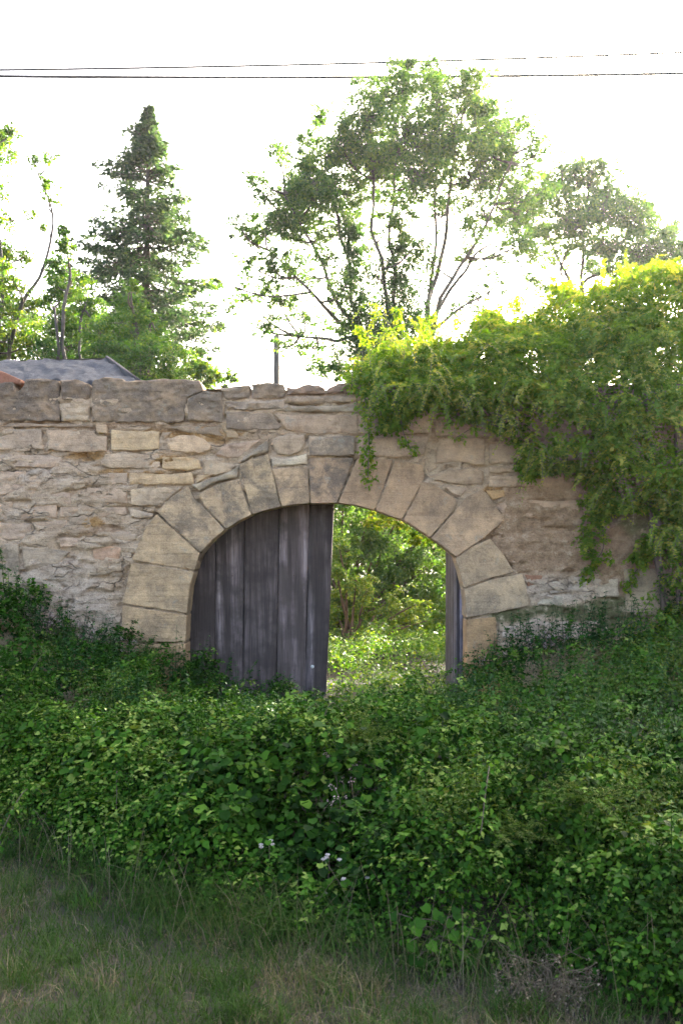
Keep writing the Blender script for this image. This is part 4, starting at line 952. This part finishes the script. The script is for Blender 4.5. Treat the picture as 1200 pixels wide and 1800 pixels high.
# ------------------------------------------------------------------ bramble bank in front of the wall
def bank_h(x, y):
    f = front(x); t = np.clip(y / f, 0, 1.0)
    z0 = np.interp(x * 1.0, WX, WZ)
    mid = .82 + .10 * np.sin(x * 1.3 + .6)
    mid = np.where(x < -1.2, mid - .10 * np.clip((-1.2 - x) / 2, 0, 1), mid)
    h = z0 + (mid - z0) * sstep(.0, .72, t) 
    h = h - .10 * np.exp(-((t - .25) / .2) ** 2) * (z0 < .8)
    fall = np.clip((t - .70) / .30, 0, 1)
    h = h * np.sqrt(np.maximum(0, 1 - fall ** 2.2)) + .02
    lump = fbm(np.stack([x * 1.7, y * 1.7], -1), 51, 3)
    return h * (1 + .34 * lump) + .06 * lump
def bank():
    L = Acc(); B = Acc(); S = Acc(); Pk = Acc(); H = Acc(); NT = Acc()
    n = 5800
    x = rng.uniform(-4.9, 4.9, n); t = rng.random(n) ** .85; y = front(x) * t
    # fewer far off the frame
    vis = np.abs(x) < (y - CAM[1]) * .343 + .55
    x, y, t = x[vis], y[vis], t[vis]
    z = bank_h(x, y)
    nf = 3100; xf = rng.uniform(-3.2, 3.2, nf); tf = rng.uniform(.66, 1.0, nf); yf = front(xf) * tf; zf = bank_h(xf, yf)
    vf = np.abs(xf) < (yf - CAM[1]) * .343 + .45; xf, yf, zf = xf[vf], yf[vf], zf[vf]
    lowf = rng.random(len(xf)) ** 1.3; zf = np.maximum(.05, zf * (1 - .75 * lowf)); yf = yf - .10 * lowf
    x = np.concatenate([x, xf]); y = np.concatenate([y, yf]); z = np.concatenate([z, zf])
    q3 = np.stack([x, y, z * 1.4], -1)
    TIN = vnoise(q3 * 1.3, 91); SPC = vnoise(q3 * 1.7 + 40, 92); GAP = fbm(q3 * 2.6, 93, 2); vn_ = vnoise(q3 * 1.1 + 9, 97)
    for k in range(len(x)):
        d = y[k] - CAM[1]; gp = GAP[k]
        if gp < -.09 and rng.random() < (.80 if y[k] > front(x[k]) * .7 else .35): continue
        deep = rng.random() ** 1.8
        tin = TIN[k] * .22 + rng.normal() * .13 + .25 * gp  # hollows get a darker leaf tint, painting in the shade between clumps
        sp = SPC[k]
        c = np.array([x[k], y[k], z[k] + .26 * gp - deep * .26 * max(.4, min(1, z[k])) - .02])
        c[1] = min(c[1], -.12); c[2] = max(c[2], .03)
        r = rng.uniform(.08, .20)
        fine = 'ovate' if d < 6.7 else 'quad'
        if sp > .30:      # fine-leaved herbs
            cluster(H, c + np.array([0, 0, .03]), r, 46, rng.uniform(.018, .030), 'quad', up=.9, tint=(.25 + tin, 1.0 + tin), shell=.15)
        elif sp < -.50:   # larger, rounder leaves
            cluster(B, c, r * 1.1, 15, rng.uniform(.04, .065), 'round', up=1.0, out=.8, droop=.5, tint=(.10 + tin, .80 + tin), shell=.35)
        else:
            sc_ = 1 + .55 * vn_[k]
            cluster(L, c, r, 25, rng.uniform(.028, .046) * sc_, fine, up=.8, out=.8, droop=.5, tint=(.05 + tin, .80 + tin), shell=.3)
            if deep < .35:
                for _ in range(2):
                    a = rng.uniform(0, 6.283)
                    spray(L, c + np.array([0, 0, r * .4]), (math.cos(a), math.sin(a) * .7 - .45, rng.uniform(.2, .7)), rng.uniform(.14, .34), 5, rng.uniform(.036, .055), fine, rng.uniform(.3, .8), (.35 + tin, .85 + tin))
    for k in range(420):     # low growth at the lower right corner
        x0 = rng.uniform(1.0, 2.5); y0 = front(np.array([x0]))[0] + rng.uniform(-.15, .9); c = np.array([x0, y0, rng.uniform(.04, .62) * min(1, .35 + (y0 + 6.6) * .5)])
        cluster(L, c, rng.uniform(.09, .17), 20, rng.uniform(.03, .05), 'quad', up=.8, out=.8, droop=.5, tint=(0, .75), shell=.25)
    xo = rng.uniform(-6.4, 6.4, 3600); to = rng.random(3600) ** .85; yo = front(xo) * to
    lim = (yo - CAM[1]) * .343; oo = (np.abs(xo) > lim + .35) & (np.abs(xo) < lim + 2.4); xo, yo = xo[oo], yo[oo]; zo = bank_h(xo, yo)
    for x0, y0, z0 in zip(xo, yo, zo):
        cluster(L, np.array([x0, min(y0, -.12), max(.05, z0 - rng.random() * .4 * z0)]), rng.uniform(.12, .24), 22, rng.uniform(.05, .075), 'quad', up=.8, out=.8, droop=.5, tint=(.05, .8), shell=.3)
    # little bushes leaning on the gate and the jambs
    for px_, py_, yb, rb, num in ((350, 1165, -.2, .20, 26), (335, 1200, -.25, .24, 26), (372, 1190, -.15, .16, 16), (488, 1200, -.1, .10, 10), (500, 1222, -.2, .2, 18), (545, 1232, -.2, .16, 14), (440, 1232, -.2, .2, 18), (600, 1225, -.1, .14, 10), (720, 1232, -.1, .14, 10), (215, 1120, -.2, .2, 18), (830, 1180, -.2, .2, 18), (1110, 1120, -.3, .28, 26)):
        for q in range(num):
            c = P(px_, py_, yb) + rdir(1)[0] * rb * rng.random() ** .5 * np.array([1, .5, 1])
            cluster(L, c, rb * .4, 15, rng.uniform(.026, .042), 'quad', up=.7, tint=(.05, .75), shell=.2)
            a = rng.uniform(0, 6.283); spray(L, c, (math.cos(a), -.5, rng.uniform(.2, 1)), rng.uniform(.1, .2), 5, .04, 'quad', .5, (.3, .8))
    # upright leafy shoots breaking the outline
    sx = rng.uniform(-4.4, 4.4, 620); sy_ = front(sx) * rng.random(620) ** .8 * .95; sz_ = bank_h(sx, sy_)
    for x0, y0, z0 in zip(sx, sy_, sz_):
        if abs(x0) > (y0 - CAM[1]) * .343 + .4: continue
        y0 = min(y0, -.1)
        hgt = rng.uniform(.10, .30); lean = rng.normal(size=2) * .12
        cp = curve_pts([(x0, y0, z0 - .2), (x0 + lean[0] * .4, y0 + lean[1] * .4, z0 + hgt * .5), (x0 + lean[0], y0 + lean[1], z0 + hgt)], 7)
        tube(L, cp, np.linspace(.004, .002, 7), 3, .3)
        m = int(hgt * 130)
        f = rng.uniform(.35, 1, m); idx = np.clip((f * 6).astype(int), 0, 5)
        pp = cp[idx] + (cp[idx + 1] - cp[idx]) * (f * 6 - idx)[:, None]
        tip = rdir(m); tip[:, 2] = np.abs(tip[:, 2]) * .3
        leaves(L, pp, np.array([0, 0, 1.]) + rng.normal(size=(m, 3)) * .35, tip, (.065 - .04 * f) * rng.uniform(.8, 1.2, m), np.clip(rng.normal(.55, .22, m), 0, 1), 'ovate', .8)
    # stands of nettle-like stalks with paired toothed leaves
    for (cx_, cy_, rx_, ry_, num, h0, h1) in [(-3.1, -.45, .5, .25, 46, .15, .42), (-2.3, -.5, .5, .25, 40, .12, .35), (-1.5, -.5, .35, .2, 34, .2, .5), (-.6, -.5, .35, .2, 26, .15, .4), (1.75, -.4, .4, .25, 40, .12, .35), (2.6, -.5, .5, .3, 46, .15, .4), (.5, -1.2, .5, .4, 30, .1, .3),
                                      (-1.9, -2.2, .5, .4, 50, .15, .4), (1.2, -3.2, .45, .35, 60, .15, .4), (-.6, -3.6, .4, .35, 44, .1, .35), (2.0, -4.4, .4, .4, 60, .15, .4), (.4, -2.4, .4, .3, 34, .12, .34), (-2.5, -1.4, .4, .3, 34, .12, .34), (2.4, -2.2, .5, .4, 44, .14, .4)]:
        nx = cx_ + rng.normal(size=num) * rx_ * .6; ny = np.minimum(cy_ + rng.normal(size=num) * ry_ * .6, -.14); nzv = bank_h(nx, ny)
        for x0, y0, z0 in zip(nx, ny, nzv):
            hgt = rng.uniform(h0, h1); ln_ = rng.normal(size=2) * .07; z0 = z0 - .08
            cp = curve_pts([(x0, y0, z0 - .05), (x0 + ln_[0] * .4, y0 + ln_[1] * .4, z0 + hgt * .5), (x0 + ln_[0], y0 + ln_[1], z0 + hgt + .06)], 9)
            tube(NT, cp, np.linspace(.004, .0018, 9), 3, .2)
            m = 9; pp = np.repeat(cp, 2, 0); a_ = np.repeat(np.arange(m) * 1.571 + rng.uniform(0, 6), 2) + np.tile([0, 3.1416], m)
            tp = np.stack([np.cos(a_), np.sin(a_), np.full(2 * m, -.15)], -1) + rng.normal(size=(2 * m, 3)) * .15
            leaves(NT, pp, np.array([0, 0, 1.]) + tp * .25 + rng.normal(size=(2 * m, 3)) * .2, tp, np.repeat(np.linspace(.075, .03, m), 2) * rng.uniform(.8, 1.2, 2 * m), np.clip(rng.normal(.5, .22, 2 * m), 0, 1), 'quad', .75)
    # bramble canes arching over
    for k in range(46):
        x0 = rng.uniform(-4, 4); t0 = rng.uniform(.05, .95); y0 = front(np.array([x0]))[0] * t0
        z0 = bank_h(np.array([x0]), np.array([y0]))[0]; a = rng.uniform(0, 6.28); ln = rng.uniform(.3, .9)
        p1 = np.array([x0, min(y0, -.15), z0 - .1]); p3 = p1 + np.array([math.cos(a) * ln, -abs(math.sin(a)) * ln, -.12]); p2 = (p1 + p3) / 2 + np.array([0, 0, .22])
        cp = curve_pts([p1, p2, p3], 12, .02, k); tube(S, cp, np.linspace(.004, .002, 12), 4)
        for q in cp[2:]: cluster(L, q, .05, 7, .042, 'ovate', tint=(.3, 1), shell=.2)
    # faded pinkish seed heads at the wall foot and through the bank
    for (pa, pb, ya, yb, num) in [((30, 1090), (240, 1130), -.2, -.5, 130), ((840, 1120), (1000, 1190), -.15, -.7, 70), ((560, 1480), (640, 1560), -4.4, -4.9, 12)]:
        for k in range(num):
            yq = rng.uniform(yb, ya); q = P(rng.uniform(pa[0], pb[0]), 1000, yq)
            zt = (np.interp(q[0], WX, WZ) if ya > -1 else bank_h(np.array([q[0]]), np.array([yq]))[0]) + rng.uniform(-.05, .13)
            cp = curve_pts([(q[0], yq, zt - .25), (q[0] + rng.normal() * .02, yq, zt - .1), (q[0] + rng.normal() * .05, yq, zt)], 5)
            tube(S, cp, .0025, 3, .8)
            cluster(Pk, cp[-1], .022, 9, .012, 'quad', tint=(0, 1))
    link('bramble_thicket', L.mesh('bramble_thicket'), M['bramble'], kind='stuff', label='thick bank of dark green brambles and herbs before the wall')
    link('fine_herbs', H.mesh('fine_herbs'), M['herb'], kind='stuff', label='fine-leaved yellow-green herbs scrambling over the brambles')
    link('nettles', NT.mesh('nettles'), M['nettle'], kind='stuff', label='stands of upright nettle-like weeds rising from the bank')
    link('broad_leaf_undergrowth', B.mesh('broad_leaf_undergrowth'), M['bramble'], kind='stuff', label='rounder broad leaves growing among the brambles')
    link('bramble_stems', S.mesh('bramble_stems'), M['twig'], kind='stuff', label='thin brown canes and stalks among the brambles')
    link('seed_heads', Pk.mesh('seed_heads'), M['pinkpetal'], kind='stuff', label='faded pinkish seed heads along the foot of the wall')
    # earth bank under the leaves
    xs_ = np.linspace(-8, 8, 160); ts = np.linspace(0, 1, 50)
    X, T_ = np.meshgrid(xs_, ts, indexing='ij'); Yb = front(X) * T_
    Zb = np.maximum(bank_h(X, Yb) * .46 - .16, ground_z(X, Yb) - .03)
    Yb = np.minimum(Yb, .3 - .0 * Yb); V = np.stack([X, Yb, Zb], -1).reshape(-1, 3)
    i, j = np.meshgrid(np.arange(159), np.arange(49), indexing='ij'); a = (i * 50 + j).ravel()
    link('earth_bank', mesh_np('earth_bank', V, np.stack([a, a + 1, a + 51, a + 50], -1), smooth=True), M['soil'], kind='structure')
bank()

# ------------------------------------------------------------------ grass in the foreground
def blades(acc, x, y, h, lean, wid, tint, z=None):
    n = len(x); z = ground_z(x, y) if z is None else z
    a = rng.uniform(0, 2 * np.pi, n); dx, dy = np.cos(a), np.sin(a)
    fa = rng.uniform(0, 2 * np.pi, n); wx, wy = np.cos(fa), np.sin(fa)
    V = np.zeros((n, 5, 3)); lv = [(0, 1), (.5, .8)]
    for k, (f, wf) in enumerate(lv):
        ox = lean * h * f ** 1.7
        cx = x + dx * ox; cy_ = y + dy * ox; cz = z + h * f * (1 - .35 * lean * f)
        V[:, k * 2] = np.stack([cx - wx * wid * wf * .5, cy_ - wy * wid * wf * .5, cz], -1)
        V[:, k * 2 + 1] = np.stack([cx + wx * wid * wf * .5, cy_ + wy * wid * wf * .5, cz], -1)
    V[:, 4] = np.stack([x + dx * lean * h, y + dy * lean * h, z + h * (1 - .45 * lean)], -1)
    F = np.array([[0, 1, 3], [0, 3, 2], [2, 3, 4]])
    acc.add(V.reshape(-1, 3), (F[None] + (np.arange(n) * 5)[:, None, None]).reshape(-1, 3), np.repeat(tint, 5))
def lawn():
    A = Acc(); n = 96000
    y = rng.uniform(-8.3, -2.6, n); x = rng.uniform(-1, 1, n) * ((y - CAM[1]) * .343 + .7)
    k = (y < front(x) + .35) ; x, y = x[k], y[k]
    q = np.stack([x, y], -1)
    patch = fbm(q * 1.3, 21, 3) + .5 * fbm(q * 5, 22, 2)
    dry = sstep(-.05, .42, patch + .06 * (x > .3) - .06 * (x < -1))
    tint = np.clip(np.where(rng.random(len(x)) < (dry * .62 + .08) + .35 * np.exp(-((x - .95) / .5) ** 2 - ((y + 6.0) / .5) ** 2), rng.normal(.78, .12, len(x)), rng.normal(.38, .15, len(x))), 0, 1)
    lush = sstep(.1, .5, fbm(q * 1.8, 24, 3) + .1)
    h = rng.uniform(.04, .13, len(x)) * (1 + 1.2 * lush) * (1 - .3 * dry)
    blades(A, x, y, h, rng.uniform(.2, 1.3, len(x)), rng.uniform(.0026, .0056, len(x)), tint)
    n = 16000; yo = rng.uniform(-9.5, -2.2, n); lo_ = (yo - CAM[1]) * .343 + .7; xo = rng.choice([-1, 1], n) * (lo_ + rng.random(n) * 2.2); ko = yo < front(xo) + .35; xo, yo = xo[ko], yo[ko]
    blades(A, xo, yo, rng.uniform(.06, .18, len(xo)), rng.uniform(.3, 1.2, len(xo)), rng.uniform(.006, .011, len(xo)), np.clip(rng.normal(.45, .2, len(xo)), 0, 1))
    # scattered taller tufts
    nt_ = 150; ty = rng.uniform(-7.2, -3.2, nt_); tx = rng.uniform(-1, 1, nt_) * ((ty - CAM[1]) * .343 + .2); ok = ty < front(tx) + .1
    for tx_, ty_ in zip(tx[ok], ty[ok]):
        m_ = int(rng.uniform(30, 90)); tone = rng.choice([.2, .3, .45, .75])
        blades(A, tx_ + rng.normal(size=m_) * .055, ty_ + rng.normal(size=m_) * .05, rng.uniform(.07, .24, m_), rng.uniform(.3, 1.3, m_), rng.uniform(.0025, .006, m_), np.clip(rng.normal(tone, .13, m_), 0, 1))
    # long grass along the foot of the bank
    n = 6500; x = rng.uniform(-2.4, 1.4, n); y = front(x) + rng.normal(size=n) * .20 - .08
    wgt = np.interp(x, [-2.4, -1.6, -1.0, -.2, .3, 1.4], [.25, .5, 1, 1, .35, .2]); k = rng.random(n) < wgt; x, y = x[k], y[k]
    blades(A, x, y, rng.uniform(.12, .46, len(x)), rng.uniform(.3, 1.2, len(x)), rng.uniform(.003, .007, len(x)), np.clip(rng.normal(.40, .18, len(x)), 0, 1))
    for bx in rng.uniform(-2.6, 1.5, 170):     # thin dead stalks leaning out of the grass
        by = front(np.array([bx]))[0] + rng.normal() * .3 - .15; hh_ = rng.uniform(.18, .5); a_ = rng.uniform(0, 6.28); le = rng.uniform(.05, .3)
        b0 = np.array([bx, by, float(ground_z(np.array([bx]), np.array([by]))[0])]); b2 = b0 + np.array([math.cos(a_) * le, math.sin(a_) * le, hh_])
        tube(A, curve_pts([b0, (b0 + b2) / 2 + np.array([0, 0, .05]), b2], 6), np.linspace(.002, .0008, 6), 3, rng.uniform(.7, .95))
    link('grass', A.mesh('grass'), M['grass'], kind='stuff', label='short half-dry grass in front of the bramble bank')
    # dead thatch lying between the blades
    D = Acc(); n = 8000; y = rng.uniform(-7.6, -3.0, n); x = rng.uniform(-1, 1, n) * ((y - CAM[1]) * .343 + .4); q = np.stack([x, y], -1)
    k = (y < front(x) + .25) & (fbm(q * 1.3, 21, 3) + .3 * rng.normal(size=n) > -.05); x, y = x[k], y[k]
    blades(D, x, y, rng.uniform(.03, .10, len(x)), rng.uniform(1.0, 1.7, len(x)), rng.uniform(.002, .004, len(x)), rng.uniform(0, 1, len(x)), ground_z(x, y) + .02)
    link('dry_grass', D.mesh('dry_grass'), M['drystem'], kind='stuff', label='pale dead grass stalks lying among the green grass')
lawn()

# ------------------------------------------------------------------ single plants in the foreground
def gpt(px, py):
    d = CAM[2] * FPX / (py - HOR); return np.array([(px - 600) / FPX * d, CAM[1] + d, 0.0])
def on_bank(px, py, lift=.06):
    """where the line of sight through a photograph pixel meets the top of the bank"""
    for yq in np.arange(-6.6, -.1, .04):
        q = P(px, py, yq)
        if yq > front(q[:1])[0] and q[2] < bank_h(q[:1], q[1:2])[0] + lift: return q
    return P(px, py, -.2)
def dry_shrub():
    b = gpt(960, 1768); b[2] = ground_z(b[:1], b[1:2])[0]
    root = thing('dry_shrub', 'dead brown twiggy shrub at the foot of the bank, lower right', 'shrub', tuple(b)); T = Acc(); L = Acc()
    for k in range(24):
        a = rng.uniform(0, 6.28); ln = rng.uniform(.15, .36)
        p = b + np.array([math.cos(a) * ln * .8, math.sin(a) * ln * .5, ln * rng.uniform(.5, .95)])
        cp = curve_pts([b + rng.normal(size=3) * [.03, .03, 0], (b + p) / 2 + rng.normal(size=3) * .05, p], 7, .02, k); tube(T, cp, np.linspace(.004, .0015, 7), 3, .4)
        for q in range(6):
            s = cp[rng.integers(2, 7)]; e = s + rdir(1)[0] * rng.uniform(.05, .12); tube(T, np.array([s, (s + e) / 2 + rng.normal(size=3) * .01, e]), [.0018, .0014, .0008], 3, .6)
            cluster(L, e, .02, 5, .013, 'quad', tint=(0, 1))
    part('twig', T.mesh('twig'), M['drystem'], root); part('seed_head', L.mesh('seed_head'), M['drystem'], root, kind='stuff')
dry_shrub()
def grass_tuft():
    b = gpt(150, 1596); b[2] = ground_z(b[:1], b[1:2])[0]
    root = thing('green_tuft', 'small bright green leafy tuft standing alone in the dry grass', 'plant', tuple(b)); L = Acc()
    blades(L, b[0] + rng.normal(size=70) * .05, b[1] + rng.normal(size=70) * .04, rng.uniform(.08, .18, 70), rng.uniform(.2, .9, 70), rng.uniform(.005, .009, 70), rng.uniform(.0, .45, 70))
    part('foliage', L.mesh('foliage'), M['shrub'], root)
grass_tuft()
def broad_plant():
    b = gpt(785, 1690); root = thing('broad_leaved_plant', 'pale green broad-leaved plant at the lower front edge of the brambles', 'plant', (b[0], b[1], 0.0)); L = Acc(); T = Acc()
    for k in range(34):
        p = P(rng.normal(775, 42), rng.uniform(1590, 1690), b[1] - rng.uniform(.0, .22)); s = np.array([b[0] + rng.normal() * .05, b[1] + .08, 0.02])
        tube(T, curve_pts([s, (s + p) / 2 + np.array([0, 0, .06]), p], 6), .003, 3)
        leaves(L, p[None], np.array([[rng.normal() * .3, -.7, .8]]), np.array([[rng.normal() * .5, -.6, -.5]]), rng.uniform(.04, .062), rng.uniform(.2, .75), 'round')
    part('stem', T.mesh('stem'), M['twig'], root); part('foliage', L.mesh('foliage'), M['bramble'], root)
broad_plant()
for px_, py_, yq, lb in ((912, 1470, -4.3, 'feathery pale green weed in the middle of the dark bank at the right'), (1030, 1410, -3.6, 'taller feathery weed farther right in the bank'), (640, 1300, -2.2, 'small feathery weed in the bank below the gate opening')):
    c = on_bank(px_, py_, .05); root = thing('feathery_weed', lb, 'plant', tuple(c - [0, 0, .1]), group='feathery weeds on the bank'); T = Acc(); L = Acc()
    for q in range(44):
        a = rng.uniform(0, 6.283); spray(L, c + rng.normal(size=3) * [.08, .05, .02], (math.cos(a), math.sin(a) - .3, rng.uniform(.3, 1.4)), rng.uniform(.12, .34), 14, .030, 'lance', rng.uniform(.2, .7), (.45, .95), T)
    part('stem', T.mesh('stem'), M['herb'], root); part('foliage', L.mesh('foliage'), M['herb'], root)
for px_, py_, yq, lb in ((556, 1578, -4.75, 'pair of white wildflowers low on the front of the bank above the grass'), (473, 1486, -4.35, 'white wildflower on the bank below the closed gate leaf'), (578, 1506, -4.55, 'white wildflower spray in the middle of the bank front'),
                     (617, 1548, -4.9, 'white wildflower right of the spray on the bank front'), (181, 1264, -1.9, 'white flower head in the brambles below the left stretch of wall'), (265, 1242, -1.6, 'white curling flower sprig in the brambles near the left jamb')):
    c = on_bank(px_, py_, .07); root = thing('wildflower', lb, 'flower', (c[0], c[1], c[2] - .25), group='white wildflowers on the bramble bank'); T = Acc(); L = Acc()
    tube(T, curve_pts([c - [0.02, 0, .25], c - [0, -.02, .1], c], 6), .0025, 4); part('stem', T.mesh('stem'), M['twig'], root)
    for q in range(4):
        L = Acc(); cc = c + rng.normal(size=3) * [.035, .02, .02]; tube(L, [cc - [0, 0, .012], cc - [0, 0, .004], cc + [0, 0, .004]], [.0015, .005, .002], 6)
        th = np.arange(7) / 7 * 6.283; dr = np.stack([np.cos(th), np.sin(th) * .8 - .3, .25 + 0 * th], -1)
        leaves(L, np.repeat(cc[None], 7, 0) + dr * .003, np.tile([[0, -.4, 1.]], (7, 1)), dr, .013, rng.random(7), 'quad')
        part('flower', L.mesh('flower'), M['petal'], root)

# ------------------------------------------------------------------ overhead cables and pole
def cable(lab, a, b, y, r):
    A = Acc(); p0, p1 = P(*a, y), P(*b, y)
    d = p1 - p0; s = np.linspace(-1.2, 2.2, 60)[:, None]; pts = p0 + d * s; sag = .35 * ((s[:, 0] - .5) ** 2 - .25); pts[:, 2] += sag
    tube(A, pts - p0, r, 5); o = link('overhead_cable', A.mesh('overhead_cable'), M['cable'], label=lab, category='cable', group='overhead cables across the sky'); o.location = p0
cable('upper of the two dark overhead cables crossing the white sky', (0, 123), (1200, 92), 24.0, .040)
cable('lower and thicker of the two dark overhead cables crossing the sky', (0, 134), (1200, 129), 24.0, .052)
b = P(486, 590, 22.0); gz = float(ground_z(b[:1], b[1:2])[0])
pole = thing('wooden_pole', 'thin dark wooden pole standing beyond the wall left of the big tree', 'pole', (b[0], b[1], gz))
A = Acc(); tube(A, [(b[0], b[1], gz - .1), (b[0], b[1], (b[2] + gz) / 2), (b[0], b[1], b[2]), (b[0], b[1], b[2] + .02)], [.13, .12, .11, .02], 8); part('post', A.mesh('post'), M['bark'], pole)
A = Acc()
for k in range(26): cluster(A, np.array([b[0], b[1], rng.uniform(gz, b[2] - .2)]) + rng.normal(size=3) * .05, .08, 14, .06, 'quad', tint=(0, .5))
part('ivy_leaves', A.mesh('ivy_leaves'), M['tree'], pole)

# ------------------------------------------------------------------ sunlit air
m, t = newmat('haze'); k = N(t)
pv = k.n('ShaderNodeVolumePrincipled', {'Color': (.95, .97, 1.0, 1), 'Density': .00023, 'Anisotropy': .6})
k.n('ShaderNodeOutputMaterial', {'Volume': pv.outputs[0]})
link('haze', box_mesh('haze', (-310, -310, -4.0), (310, 310, 19.0)), m, kind='stuff', label='thin sunlit haze in the air')
